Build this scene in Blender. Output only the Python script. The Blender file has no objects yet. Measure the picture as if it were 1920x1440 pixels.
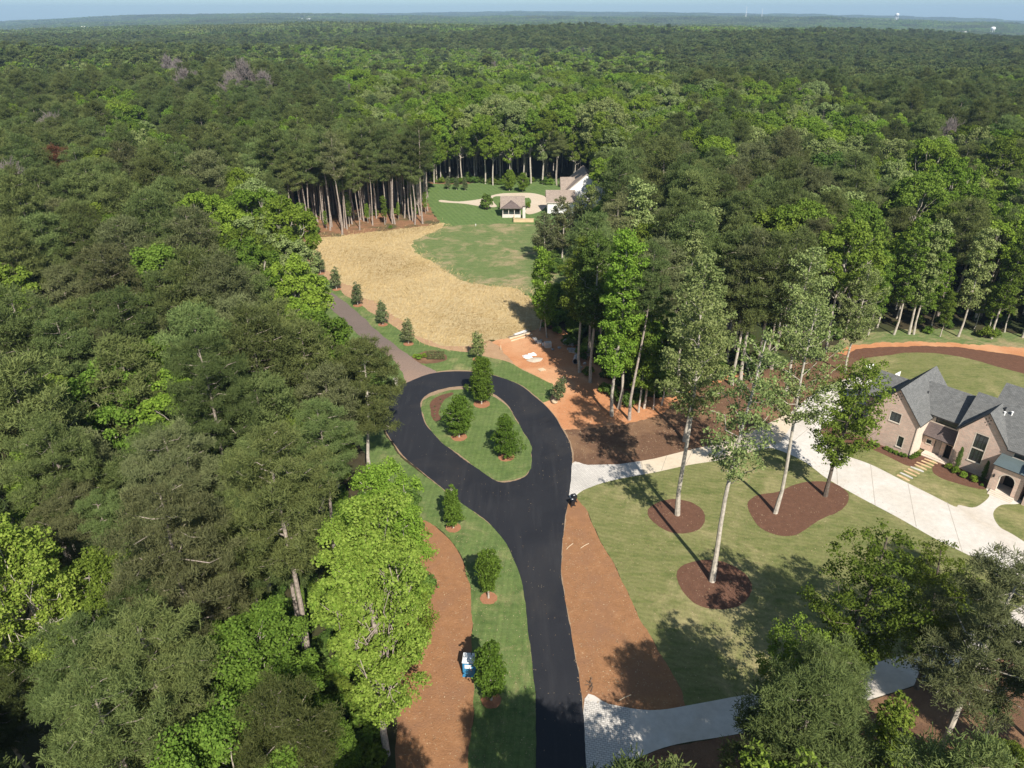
import bpy, bmesh, math, random
import numpy as np
from mathutils import Vector

SC = bpy.context.scene
COL = SC.collection
R = math.radians
random.seed(5)
RNG = np.random.default_rng(11)

# ------------------------------------------------------------------ camera model (one pixel of the 1920x1440 photo -> a point)
F, PITCH, H = 1340.0, R(27.4), 60.0
CP, SP = math.cos(PITCH), math.sin(PITCH)

def at(px, py, z=0.0):
    x, v = (px - 960) / F, (720 - py) / F
    dy, dz = CP + v * SP, -SP + v * CP
    t = (z - H) / dz
    return x * t, dy * t

def proj(x, y, z):
    dz = z - H
    d = y * CP - dz * SP
    return 960 + F * x / d, 720 - F * (y * SP + dz * CP) / d

def inpoly(x, y, poly):
    c = False
    j = len(poly) - 1
    for i in range(len(poly)):
        xi, yi = poly[i]; xj, yj = poly[j]
        if (yi > y) != (yj > y) and x < (xj - xi) * (y - yi) / (yj - yi) + xi:
            c = not c
        j = i
    return c

# ------------------------------------------------------------------ tagging
def tag(o, label=None, cat=None, group=None, kind=None):
    if label: o['label'] = label
    if cat: o['category'] = cat
    if group: o['group'] = group
    if kind: o['kind'] = kind
    return o

def empty(name, loc=(0, 0, 0), rz=0.0):
    o = bpy.data.objects.new(name, None)
    o.location = loc; o.rotation_euler = (0, 0, rz)
    o.empty_display_size = 0.5
    COL.objects.link(o)
    return o

def link(name, me, parent=None):
    o = bpy.data.objects.new(name, me)
    COL.objects.link(o)
    if parent: o.parent = parent
    return o

# ------------------------------------------------------------------ materials
class NT:
    def __init__(s, name):
        s.m = bpy.data.materials.new(name); s.m.use_nodes = True
        s.t = s.m.node_tree; s.t.nodes.clear()
        s.out = s.n('ShaderNodeOutputMaterial')
    def n(s, typ, **kw):
        nd = s.t.nodes.new(typ)
        for k, v in kw.items(): setattr(nd, k, v)
        return nd
    def l(s, a, b): s.t.links.new(a, b)
    def coord(s, scale=(1, 1, 1), kind='Object', rot=(0, 0, 0)):
        tc = s.n('ShaderNodeTexCoord'); mp = s.n('ShaderNodeMapping')
        mp.inputs['Scale'].default_value = scale; mp.inputs['Rotation'].default_value = rot
        s.l(tc.outputs[kind], mp.inputs['Vector']); return mp.outputs[0]
    def noise(s, scale, detail=4, rough=.6, vec=None, dist=0.0):
        nd = s.n('ShaderNodeTexNoise'); nd.inputs['Scale'].default_value = scale
        nd.inputs['Detail'].default_value = detail; nd.inputs['Roughness'].default_value = rough
        nd.inputs['Distortion'].default_value = dist
        if vec is not None: s.l(vec, nd.inputs['Vector'])
        return nd.outputs['Fac']
    def ramp(s, fac, stops):
        r = s.n('ShaderNodeValToRGB'); e = r.color_ramp.elements
        while len(e) < len(stops): e.new(0.5)
        for k, (p, c) in enumerate(stops):
            e[k].position = p; e[k].color = (*c, 1) if len(c) == 3 else c
        s.l(fac, r.inputs[0]); return r.outputs[0]
    def mix(s, fac, a, b, mode='MIX'):
        m = s.n('ShaderNodeMix', data_type='RGBA', blend_type=mode)
        for sock, v in ((m.inputs[0], fac), (m.inputs[6], a), (m.inputs[7], b)):
            if isinstance(v, (int, float)): sock.default_value = v
            elif isinstance(v, tuple): sock.default_value = (*v, 1)
            else: s.l(v, sock)
        return m.outputs[2]
    def bump(s, h, strength=.5, dist=.1):
        b = s.n('ShaderNodeBump'); b.inputs['Strength'].default_value = strength
        b.inputs['Distance'].default_value = dist; s.l(h, b.inputs['Height']); return b.outputs[0]
    def done(s, col, rough=.9, bump=None, spec=.25, metallic=0):
        p = s.n('ShaderNodeBsdfPrincipled')
        if isinstance(col, tuple): p.inputs['Base Color'].default_value = (*col, 1)
        else: s.l(col, p.inputs['Base Color'])
        if isinstance(rough, (int, float)): p.inputs['Roughness'].default_value = rough
        else: s.l(rough, p.inputs['Roughness'])
        p.inputs['Specular IOR Level'].default_value = spec
        p.inputs['Metallic'].default_value = metallic
        if bump is not None: s.l(bump, p.inputs['Normal'])
        s.l(p.outputs[0], s.out.inputs[0]); return s.m

def plain(name, col, rough=.7, var=.25, scale=2.0, spec=.3, metallic=0):
    t = NT(name); v = t.coord()
    f = t.noise(scale, 5, .65, v)
    lo = tuple(c * (1 - var) for c in col); hi = tuple(min(1, c * (1 + var)) for c in col)
    return t.done(t.ramp(f, [(.3, lo), (.7, hi)]), rough, None, spec, metallic)

def soil(name, dark, mid, light, fine=6.0, big=.12, bump=.6, patch=None, chips=None):
    t = NT(name); v = t.coord()
    a = t.noise(big, 5, .6, v, .4); b = t.noise(fine, 6, .75, v); c = t.noise(fine * .18, 5, .65, v)
    m1 = t.ramp(b, [(.28, dark), (.52, mid), (.78, light)])
    m2 = t.ramp(c, [(.35, dark), (.6, mid), (.75, light)])
    col = t.mix(.45, m1, m2)
    if patch:
        col = t.mix(t.ramp(a, [(patch[1], (0, 0, 0)), (patch[2], (1, 1, 1))]), col, patch[0])
    if chips:
        vo = t.n('ShaderNodeTexVoronoi'); vo.inputs['Scale'].default_value = chips[1]; t.l(v, vo.inputs['Vector'])
        col = t.mix(t.ramp(vo.outputs['Distance'], [(.0, (chips[2],) * 3), (.16, (0, 0, 0))]), col, chips[0])
    return t.done(col, .95, t.bump(b, bump, .12), .1)

def grass(name, dark, mid, light, dry, dry_amt=(.5, .75), ang=0.0, stripe=.12, period=1.2, sod=False):
    t = NT(name); v = t.coord()
    big = t.noise(.055, 5, .62, v, .5); med = t.noise(.5, 5, .65, v, .3); fine = t.noise(7, 5, .8, v)
    col = t.ramp(med, [(.3, dark), (.5, mid), (.72, light)])
    st = t.noise(1.0, 4, .6, t.coord((.07, 1.6, 1), rot=(0, 0, ang)), .2)
    col = t.mix(t.ramp(st, [(.38, (0, 0, 0)), (.7, (.75,) * 3)]), col, light)
    d2 = t.noise(.25, 6, .7, v, .8)
    dm = t.n('ShaderNodeMath', operation='MULTIPLY'); t.l(big, dm.inputs[0]); t.l(d2, dm.inputs[1])
    dm2 = t.n('ShaderNodeMath', operation='MULTIPLY'); t.l(dm.outputs[0], dm2.inputs[0]); dm2.inputs[1].default_value = 2.0
    col = t.mix(t.ramp(dm2.outputs[0], [(dry_amt[0], (0, 0, 0)), (dry_amt[1], (.9,) * 3)]), col, dry)
    w = t.n('ShaderNodeTexWave'); w.inputs['Scale'].default_value = 1 / (period * 2) ; w.inputs['Distortion'].default_value = 1.2
    w.inputs['Detail'].default_value = 2; w.inputs['Detail Scale'].default_value = .3
    t.l(t.coord((1, 1, 1), rot=(0, 0, ang + math.pi / 2)), w.inputs['Vector'])
    sm = t.n('ShaderNodeMapRange'); t.l(w.outputs['Fac'], sm.inputs[0]); sm.inputs[3].default_value = 1 - stripe; sm.inputs[4].default_value = 1 + stripe
    col = t.mix(1.0, col, sm.outputs[0], 'MULTIPLY')
    cl = t.noise(2.2, 4, .75, v, .6)
    col = t.mix(1.0, col, t.ramp(cl, [(.3, (.80,) * 3), (.7, (1.17,) * 3)]), 'MULTIPLY')
    if sod:
        br = t.n('ShaderNodeTexBrick'); t.l(t.coord((1, 1, 1), rot=(0, 0, ang)), br.inputs['Vector'])
        br.inputs['Scale'].default_value = 1; br.inputs['Brick Width'].default_value = 2.4; br.inputs['Row Height'].default_value = .61; br.inputs['Mortar Size'].default_value = .02
        br.inputs['Color1'].default_value = (.93, .93, .93, 1); br.inputs['Color2'].default_value = (1.08, 1.07, 1.02, 1); br.inputs['Mortar'].default_value = (.86, .84, .8, 1)
        col = t.mix(1.0, col, br.outputs[0], 'MULTIPLY')
    fr = t.n('ShaderNodeMapRange'); t.l(fine, fr.inputs[0]); fr.inputs[1].default_value = .2; fr.inputs[2].default_value = .8
    fr.inputs[3].default_value = .72; fr.inputs[4].default_value = 1.28
    col = t.mix(1.0, col, fr.outputs[0], 'MULTIPLY')
    return t.done(col, .9, t.bump(fine, .8, .1), .15)

def leafmat(name, dark, light, transl=.25, hvar=.02, vvar=.35):
    t = NT(name)
    at_ = t.n('ShaderNodeAttribute', attribute_name='rnd')
    oi = t.n('ShaderNodeObjectInfo')
    col = t.ramp(at_.outputs['Fac'], [(.0, dark), (1., light)])
    hs = t.n('ShaderNodeHueSaturation')
    a = t.n('ShaderNodeMapRange'); t.l(oi.outputs['Random'], a.inputs[0]); a.inputs[3].default_value = .5 - hvar; a.inputs[4].default_value = .5 + hvar
    mm = t.n('ShaderNodeMath', operation='MULTIPLY'); t.l(oi.outputs['Random'], mm.inputs[0]); mm.inputs[1].default_value = 7.31
    fr = t.n('ShaderNodeMath', operation='FRACT'); t.l(mm.outputs[0], fr.inputs[0])
    b = t.n('ShaderNodeMapRange'); t.l(fr.outputs[0], b.inputs[0]); b.inputs[3].default_value = 1 - vvar; b.inputs[4].default_value = 1 + vvar
    t.l(a.outputs[0], hs.inputs['Hue']); t.l(b.outputs[0], hs.inputs['Value']); t.l(col, hs.inputs['Color'])
    d = t.n('ShaderNodeBsdfDiffuse'); tr = t.n('ShaderNodeBsdfTranslucent')
    t.l(hs.outputs[0], d.inputs[0]); t.l(hs.outputs[0], tr.inputs[0])
    mx = t.n('ShaderNodeMixShader'); mx.inputs[0].default_value = transl
    t.l(d.outputs[0], mx.inputs[1]); t.l(tr.outputs[0], mx.inputs[2])
    t.l(mx.outputs[0], t.out.inputs[0])
    return t.m

M = {}
M['pine'] = leafmat('pine_needles', (.066, .092, .028), (.180, .212, .070), .30, .018, .30)
M['pine_grey'] = leafmat('grey_pine_needles', (.090, .100, .040), (.210, .220, .095), .28, .014, .26)
M['leaf_mid'] = leafmat('mid_green_leaves', (.088, .140, .020), (.190, .262, .044), .36, .016, .26)
M['leaf_bright'] = leafmat('bright_green_leaves', (.118, .192, .022), (.232, .325, .048), .36, .012, .2)
M['leaf_lime'] = leafmat('lime_green_leaves', (.128, .195, .024), (.270, .335, .062), .3, .008, .12)
M['leaf_pale'] = leafmat('pale_green_leaves', (.130, .175, .050), (.290, .335, .125), .3, .012, .15)
M['leaf_dark'] = leafmat('deep_green_leaves', (.058, .100, .020), (.125, .190, .042), .32, .01, .2)
M['leaf_sage'] = leafmat('sage_green_leaves', (.080, .110, .044), (.175, .210, .090), .25, .01, .15)
M['leaf_island'] = leafmat('clipped_green_leaves', (.055, .095, .012), (.125, .195, .030), .25, .006, .1)
M['twig_grey'] = leafmat('grey_twigs', (.135, .112, .098), (.235, .20, .18), .0, .0, .1)
M['leaf_rust'] = leafmat('rusty_needles', (.10, .045, .025), (.19, .085, .045), .1, .0, .1)
M['bark'] = plain('bark', (.31, .255, .21), .95, .45, 3.5, .1)
M['bark_pale'] = plain('pale_bark', (.42, .37, .30), .95, .35, 2.0, .1)
M['bark_dark'] = plain('dark_bark', (.12, .095, .075), .95, .4, 3.0, .1)
M['forest_floor'] = soil('forest_floor', (.030, .024, .014), (.060, .048, .026), (.085, .080, .034), 1.5, .05, .4, ((.045, .062, .02), .45, .62))
M['clay'] = soil('red_clay', (.39, .165, .072), (.49, .225, .105), (.58, .315, .170), 3.0, .07, .5, ((.59, .35, .195), .48, .72))
M['edge_soil'] = soil('edge_soil', (.30, .18, .10), (.40, .255, .145), (.48, .34, .21), 3, .2, .5)
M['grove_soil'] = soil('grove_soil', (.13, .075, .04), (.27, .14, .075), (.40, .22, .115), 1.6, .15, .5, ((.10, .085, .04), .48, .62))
M['straw_bed'] = soil('pine_straw', (.22, .105, .048), (.33, .165, .078), (.44, .245, .13), 5.0, .25, 1.0, ((.27, .14, .075), .46, .68), ((.50, .33, .20), 1.4, .6))
M['mulch'] = soil('bark_mulch', (.095, .047, .030), (.150, .076, .048), (.225, .122, .078), 7.0, .2, .9)
M['mulch_brown'] = soil('brown_mulch', (.10, .055, .033), (.165, .092, .055), (.26, .155, .09), 6.0, .12, .9, ((.25, .145, .08), .5, .68), ((.42, .28, .17), 1.1, .5))
M['ring'] = soil('mulch_ring', (.26, .115, .06), (.36, .17, .09), (.45, .24, .14), 8.0, .4, .8)
M['verge'] = soil('sandy_verge', (.22, .15, .09), (.32, .22, .14), (.40, .30, .20), 6, .4, .5)
M['lawn'] = grass('lawn_olive', (.100, .125, .034), (.155, .165, .054), (.205, .195, .078), (.32, .27, .13), (.50, .80), R(20), .06)
M['strip'] = grass('lawn_green', (.070, .115, .030), (.105, .155, .045), (.140, .180, .060), (.26, .24, .11), (.56, .85), R(95), .05, sod=True)
M['far_lawn'] = grass('lawn_far', (.075, .125, .035), (.100, .160, .045), (.135, .185, .06), (.15, .19, .07), (.7, .95), R(70), .07, 2.5)
M['patchy'] = grass('patchy_grass', (.085, .130, .035), (.115, .165, .050), (.17, .19, .075), (.33, .255, .14), (.47, .72), R(-30), .06, 1.5)

def strawmat():
    t = NT('dry_straw'); v = t.coord()
    a = t.noise(.05, 5, .65, v, 1.5); b = t.noise(.45, 6, .72, v, 2.2); c = t.noise(3.5, 6, .8, v, .6)
    st = t.noise(1.0, 5, .7, t.coord((.35, 2.4, 1), rot=(0, 0, R(25))), 1.2)
    col = t.ramp(b, [(.28, (.40, .285, .135)), (.5, (.475, .345, .17)), (.7, (.53, .40, .21))])
    col = t.mix(t.ramp(st, [(.42, (0, 0, 0)), (.62, (.7,) * 3)]), col, (.66, .53, .30))
    col = t.mix(t.ramp(a, [(.52, (0, 0, 0)), (.72, (.7,) * 3)]), col, (.46, .33, .14))
    f = t.ramp(c, [(.3, (.68,) * 3), (.7, (1.2,) * 3)])
    col = t.mix(1.0, col, f, 'MULTIPLY')
    return t.done(col, .95, t.bump(c, .9, .3), .1)
M['straw'] = strawmat()

def asphaltmat():
    t = NT('fresh_asphalt'); v = t.coord()
    a = t.noise(.12, 5, .6, v, .4); b = t.noise(25, 4, .7, v)
    s = t.noise(1.0, 4, .6, t.coord((.9, .08, 1)), .2)
    col = t.ramp(a, [(.35, (.0150, .0152, .0185)), (.7, (.0215, .0217, .0250))])
    col = t.mix(t.ramp(s, [(.52, (0, 0, 0)), (.72, (.6,) * 3)]), col, (.034, .033, .035))
    d = t.noise(.07, 6, .7, v, 1.0)
    col = t.mix(t.ramp(d, [(.52, (0, 0, 0)), (.75, (.5,) * 3)]), col, (.050, .043, .037))
    g = t.noise(9, 5, .8, v); col = t.mix(1.0, col, t.ramp(g, [(.3, (.82,) * 3), (.7, (1.18,) * 3)]), 'MULTIPLY')
    return t.done(col, t.ramp(a, [(.3, (.62,) * 3), (.7, (.8,) * 3)]), t.bump(b, .3, .02), .3)
M['asphalt'] = asphaltmat()

def lanemat():
    t = NT('old_gravel_lane'); v = t.coord()
    a = t.noise(.10, 5, .65, v, .5); b = t.noise(5, 6, .75, v)
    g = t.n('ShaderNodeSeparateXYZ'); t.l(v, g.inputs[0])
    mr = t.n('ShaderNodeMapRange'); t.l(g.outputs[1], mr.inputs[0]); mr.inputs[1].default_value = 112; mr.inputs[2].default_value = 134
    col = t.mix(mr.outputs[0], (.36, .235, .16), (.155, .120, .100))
    col = t.mix(t.ramp(a, [(.4, (0, 0, 0)), (.7, (.6,) * 3)]), col, (.19, .145, .125))
    col = t.mix(1.0, col, t.ramp(b, [(.25, (.7,) * 3), (.75, (1.3,) * 3)]), 'MULTIPLY')
    return t.done(col, .95, t.bump(b, .4, .05), .1)
M['lane'] = lanemat()

def concretemat(name, base, stain):
    t = NT(name); v = t.coord()
    a = t.noise(.09, 6, .65, v, .6); b = t.noise(1.2, 6, .7, v); c = t.noise(14, 4, .7, v)
    col = t.mix(t.ramp(a, [(.42, (0, 0, 0)), (.72, (.8,) * 3)]), base, stain)
    col = t.mix(1.0, col, t.ramp(b, [(.3, (.86,) * 3), (.7, (1.06,) * 3)]), 'MULTIPLY')
    return t.done(col, .85, t.bump(c, .15, .02), .2)
M['concrete'] = concretemat('concrete', (.60, .555, .49), (.49, .41, .315))
M['concrete_tan'] = concretemat('tan_concrete', (.60, .505, .375), (.55, .43, .29))
M['concrete_far'] = concretemat('far_concrete', (.56, .465, .35), (.52, .41, .29))
M['joint'] = plain('joint_line', (.33, .28, .22), .9)

def pavermat():
    t = NT('cobble_pavers'); v = t.coord((1, 1, 1), rot=(0, 0, R(12)))
    br = t.n('ShaderNodeTexBrick'); t.l(v, br.inputs['Vector'])
    br.inputs['Scale'].default_value = 1.0; br.inputs['Brick Width'].default_value = .40; br.inputs['Row Height'].default_value = .22
    br.inputs['Mortar Size'].default_value = .035; br.inputs['Mortar Smooth'].default_value = .3
    br.inputs['Color1'].default_value = (.62, .575, .51, 1); br.inputs['Color2'].default_value = (.53, .49, .44, 1); br.inputs['Mortar'].default_value = (.33, .30, .26, 1)
    n = t.noise(.3, 5, .7, v)
    col = t.mix(1.0, br.outputs['Color'], t.ramp(n, [(.3, (.85,) * 3), (.7, (1.1,) * 3)]), 'MULTIPLY')
    return t.done(col, .9, t.bump(br.outputs['Fac'], -.4, .03), .15)
M['paver'] = pavermat()

def brickmat(name, c1, c2, mortar):
    t = NT(name)
    tc = t.n('ShaderNodeTexCoord')
    br = t.n('ShaderNodeTexBrick'); t.l(tc.outputs['UV'], br.inputs['Vector'])
    br.inputs['Scale'].default_value = 1.0; br.inputs['Brick Width'].default_value = .46; br.inputs['Row Height'].default_value = .155
    br.inputs['Mortar Size'].default_value = .022; br.inputs['Bias'].default_value = -.1
    br.inputs['Color1'].default_value = (*c1, 1); br.inputs['Color2'].default_value = (*c2, 1); br.inputs['Mortar'].default_value = (*mortar, 1)
    n = t.noise(.9, 5, .75, tc.outputs['UV']); n2 = t.noise(4, 4, .7, tc.outputs['UV'])
    col = t.mix(t.ramp(n2, [(.45, (0, 0, 0)), (.60, (.85,) * 3)]), br.outputs['Color'], (.58, .46, .37))
    col = t.mix(1.0, col, t.ramp(n, [(.3, (.8,) * 3), (.7, (1.12,) * 3)]), 'MULTIPLY')
    return t.done(col, .92, t.bump(br.outputs['Fac'], -.5, .02), .15)
M['brick'] = brickmat('pink_brick', (.68, .43, .325), (.48, .32, .25), (.68, .56, .46))
M['limestone_sunlit_brick'] = plain('cream_stone_sunlit_brick', (.60, .50, .40), .85, .08, 1.5)  # stone of the steps; its cream also stands in for sunlit brick

def shinglemat(name, dark, light):
    t = NT(name); tc = t.n('ShaderNodeTexCoord')
    br = t.n('ShaderNodeTexBrick'); t.l(tc.outputs['UV'], br.inputs['Vector'])
    br.inputs['Scale'].default_value = 1.0; br.inputs['Brick Width'].default_value = .35; br.inputs['Row Height'].default_value = .16
    br.inputs['Mortar Size'].default_value = .012
    br.inputs['Color1'].default_value = (*dark, 1); br.inputs['Color2'].default_value = (*light, 1)
    br.inputs['Mortar'].default_value = (*(c * .5 for c in dark), 1)
    n = t.noise(1.3, 5, .7, tc.outputs['UV'])
    col = t.mix(1.0, br.outputs['Color'], t.ramp(n, [(.3, (.82,) * 3), (.7, (1.16,) * 3)]), 'MULTIPLY')
    return t.done(col, .9, t.bump(br.outputs['Fac'], -.4, .02), .2)
M['shingle'] = shinglemat('grey_shingles', (.125, .124, .118), (.170, .168, .158))
M['shingle_brown'] = shinglemat('brown_shingles', (.25, .195, .155), (.33, .265, .215))
M['porch_roof'] = shinglemat('brown_metal_roof', (.125, .095, .085), (.15, .115, .105))
M['green_metal'] = plain('grey_green_metal', (.13, .165, .165), .45, .12, 1.0, .5, .3)
M['trim_dark'] = plain('dark_trim', (.035, .033, .032), .5, .1)
M['trim_cream'] = plain('cream_trim', (.62, .54, .44), .7, .06)
M['white_paint'] = plain('white_paint', (.78, .76, .72), .6, .04)
M['door'] = plain('painted_door', (.30, .24, .20), .5, .08)
M['glass'] = (lambda t: t.done((.028, .038, .036), .08, None, .6))(NT('window_glass'))
M['void_shade'] = plain('interior_shade', (.02, .018, .016), .9)  # near-black colour stands for the shade inside openings
M['black_plastic'] = plain('black_plastic', (.016, .016, .018), .45, .15, 3, .4)
M['white_label'] = plain('white_label', (.72, .72, .70), .6, .03)
M['toilet_blue'] = plain('blue_plastic', (.035, .20, .37), .45, .12, 1.5, .4)
M['toilet_white'] = plain('white_plastic', (.74, .74, .72), .5, .05)
M['tarp'] = plain('white_sheeting', (.72, .71, .69), .5, .08, 1.0)
M['lumber'] = plain('pale_lumber', (.62, .50, .34), .85, .15, 1.2)
M['lumber_dark'] = plain('weathered_lumber', (.16, .13, .11), .9, .3, 1.5)
M['stone'] = plain('grey_stone', (.36, .33, .30), .9, .35, 1.8)
M['stone_pale'] = plain('pale_stone', (.58, .52, .45), .9, .15, 1.2)
M['flag'] = plain('sandstone_flag', (.55, .38, .21), .9, .28, .9)
M['flag_grey'] = plain('grey_flag', (.50, .47, .42), .9, .2, .9)
M['pipe'] = plain('pipe_bore_shade', (.02, .02, .022), .5)  # shade inside the open concrete pipe, painted as a near-black bore
M['burlap'] = plain('burlap', (.45, .34, .22), .95, .25, 6)
M['wood_tan'] = plain('tan_wood', (.52, .38, .22), .85, .15, 1.0)
M['metal_dark'] = plain('dark_metal', (.03, .03, .032), .4, .1)
M['gravel'] = soil('pale_gravel', (.40, .33, .25), (.55, .46, .36), (.68, .60, .5), 6, .3, .9)

# ------------------------------------------------------------------ ground sheets
def catmull(pts, n=6, closed=True):
    out = []; N = len(pts)
    rng = range(N) if closed else range(N - 1)
    for i in rng:
        p0, p1, p2, p3 = (np.array(pts[(i + k) % N] if closed else pts[min(max(i + k, 0), N - 1)]) for k in (-1, 0, 1, 2))
        for k in range(n):
            t = k / n
            out.append(tuple(.5 * ((2 * p1) + (-p0 + p2) * t + (2 * p0 - 5 * p1 + 4 * p2 - p3) * t * t + (-p0 + 3 * p1 - 3 * p2 + p3) * t ** 3)))
    if not closed: out.append(tuple(pts[-1]))
    return out

def world_poly(px, smooth=6, ragged=0.0, seed=0):
    pts = [at(*p) for p in px]
    if smooth: pts = catmull(pts, smooth)
    if ragged:
        dense_ = []
        for (x1, y1), (x2, y2) in zip(pts, pts[1:] + pts[:1]):
            k = min(12, max(1, int(math.hypot(x2 - x1, y2 - y1) / .4)))
            dense_ += [(x1 + (x2 - x1) * q / k, y1 + (y2 - y1) * q / k) for q in range(k)]
        pts = dense_
        r = random.Random(seed); n = len(pts); ph = [r.uniform(0, 6.28) for _ in range(4)]
        o = []
        for i, (x, y) in enumerate(pts):
            a = ragged * (math.sin(x * .9 + ph[0]) + math.sin(y * 1.1 + ph[1]) + math.sin((x + y) * 2.3 + ph[2]) * .6 + r.uniform(-.8, .8)) * .5
            x2, y2 = pts[(i + 1) % n]; x1, y1 = pts[i - 1]
            nx, ny = (y2 - y1), -(x2 - x1); L = math.hypot(nx, ny) or 1
            o.append((x + nx / L * a, y + ny / L * a))
        pts = o
    return pts

def sheet_from(name, pts, z, mat, thick=0.0):
    bm = bmesh.new()
    vs = [bm.verts.new((x, y, z)) for x, y in pts]
    f = bm.faces.new(vs); f.normal_update()
    if f.normal.z < 0: f.normal_flip()
    if thick:
        lo = [bm.verts.new((x, y, z - thick)) for x, y in pts]
        n = len(vs)
        for i in range(n): bm.faces.new((vs[i], vs[(i + 1) % n], lo[(i + 1) % n], lo[i]))
        bmesh.ops.recalc_face_normals(bm, faces=bm.faces)
    bmesh.ops.triangulate(bm, faces=[q for q in bm.faces if len(q.verts) > 4])
    me = bpy.data.meshes.new(name); bm.to_mesh(me); bm.free()
    me.materials.append(mat)
    return link(name, me)

def sheet(name, px, z, mat, label, cat, smooth=6, ragged=0.0, thick=0.0, kind='structure', seed=0):
    return tag(sheet_from(name, world_poly(px, smooth, ragged, seed), z, mat, thick), label, cat, None, kind)

# terrain
def sstep(a, b, x):
    t = np.clip((x - a) / (b - a), 0, 1); return t * t * (3 - 2 * t)

def terrain(x, y):
    x = np.asarray(x, float); y = np.asarray(y, float)
    d = np.hypot(x, y); az = np.degrees(np.abs(np.arctan2(x, np.maximum(y, 1e-3))))
    w = sstep(330, 1000, d)
    z = w * (6 * np.sin(x / 190 + .7) * np.cos(y / 240 + .3) + 7 * np.sin(y / 330 + x / 700 + 2.0) + 4 * np.sin(x / 90 - y / 130))
    w2 = sstep(1500, 4500, d)
    z = z + w2 * (14 * np.sin(y / 900 + x / 2100 + 1.0) + 9 * np.sin(x / 800 + y / 1700 + .6) - 6)
    side = np.where(x > 0, .92, .86) * np.clip(az / 36, 0, 1.25) ** 3.4
    z = z + 34 * sstep(5000, 11000, d) - .0155 * np.maximum(d - 900, 0) * side
    return z

def build_ground():
    rs = np.concatenate([np.linspace(0, 330, 5), np.geomspace(350, 16000, 110)])
    A = 220
    an = np.linspace(-math.pi, math.pi, A, endpoint=False)
    verts = [(0, 0, 0)]
    for r in rs[1:]:
        x = r * np.sin(an); y = r * np.cos(an); z = terrain(x, y)
        verts += list(zip(x, y, z))
    faces = [(0, 1 + (i + 1) % A, 1 + i) for i in range(A)]
    for k in range(len(rs) - 2):
        b0 = 1 + k * A; b1 = b0 + A
        faces += [(b0 + i, b0 + (i + 1) % A, b1 + (i + 1) % A, b1 + i) for i in range(A)]
    me = bpy.data.meshes.new('ground'); me.from_pydata([tuple(map(float, v)) for v in verts], [], faces)
    me.materials.append(M['forest_floor'])
    me.polygons.foreach_set('use_smooth', [True] * len(me.polygons))
    o = link('ground', me)
    me.update()
    if me.polygons[0].normal.z < 0: me.flip_normals()
    tag(o, 'dark leaf littered forest floor rolling away to the horizon', 'ground', None, 'structure')
build_ground()

ROAD = [(1003, 1520), (1004, 1440), (1004, 1323), (998, 1247), (990, 1182), (982, 1110), (970, 1065), (950, 1021), (921, 985), (883, 956), (846, 929), (804, 895), (762, 860), (742, 837), (722, 806), (712, 780), (722, 750), (745, 727), (771, 714), (797, 704), (823, 698.5), (850, 696.5), (879, 697), (905, 700), (929, 705), (971, 720), (1002, 743), (1033, 772), (1054, 804), (1069, 833), (1073, 858), (1072, 880), (1067, 931), (1058, 981), (1052, 1053), (1054, 1094), (1066, 1162), (1078, 1230), (1091, 1311), (1099, 1440), (1103, 1520)]
ISLAND = [(790, 766), (791, 750), (808, 737), (833, 729), (860, 725), (895, 728), (925, 739), (946, 754), (960, 772), (977, 802), (992, 827), (997, 845), (996, 870), (990, 890), (971, 900), (946, 904), (927, 900), (904, 885), (877, 866), (846, 843), (825, 827), (804, 804), (794, 785)]
sheet('asphalt_road', ROAD, .045, M['asphalt'], 'fresh black asphalt road widening into a teardrop loop', 'road', 5, .05, .05)
# thin pale soil rim left along the asphalt edge
sheet('road_verge', [(px + (2.2 if px > 900 and py > 690 else -1.6), py + (-2 if py < 700 else 0)) for px, py in ROAD], .020, M['verge'], 'thin sandy edge showing beside the asphalt', 'road edge', 5, .12, 0, 'structure', 3)

def grow(px, d):
    c = np.mean(px, axis=0); return [(p[0] + (p[0] - c[0]) * d, p[1] + (p[1] - c[1]) * d) for p in px]
sheet('island_soil', ISLAND, .052, M['verge'], 'thin red soil rim round the grass island', 'soil', 5, .10, .01, 'structure', 2)
sheet('island_lawn', grow([(p[0], p[1] + (5 if p[1] < 745 else 2 if p[1] < 772 else 0)) for p in ISLAND], -.010), .058, M['strip'], 'green grass on the teardrop island inside the loop', 'lawn', 5, .15, 0, 'structure', 4)
sheet('island_planting_bed', [(808, 755), (822, 743), (846, 736), (850, 741), (832, 752), (824, 772), (826, 786), (815, 790), (808, 775)], .064, M['mulch'], 'bare brown planting bed on the island edge', 'bed', 4, .12, 0, 'structure')

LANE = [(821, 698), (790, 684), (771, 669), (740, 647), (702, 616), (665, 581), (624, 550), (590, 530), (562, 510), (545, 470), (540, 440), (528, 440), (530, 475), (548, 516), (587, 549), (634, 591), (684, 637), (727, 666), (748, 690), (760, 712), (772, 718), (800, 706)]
sheet('gravel_lane', LANE, .036, M['lane'], 'weathered purple brown lane running from the loop towards the pine grove', 'road', 4, .15, .03)

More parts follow.
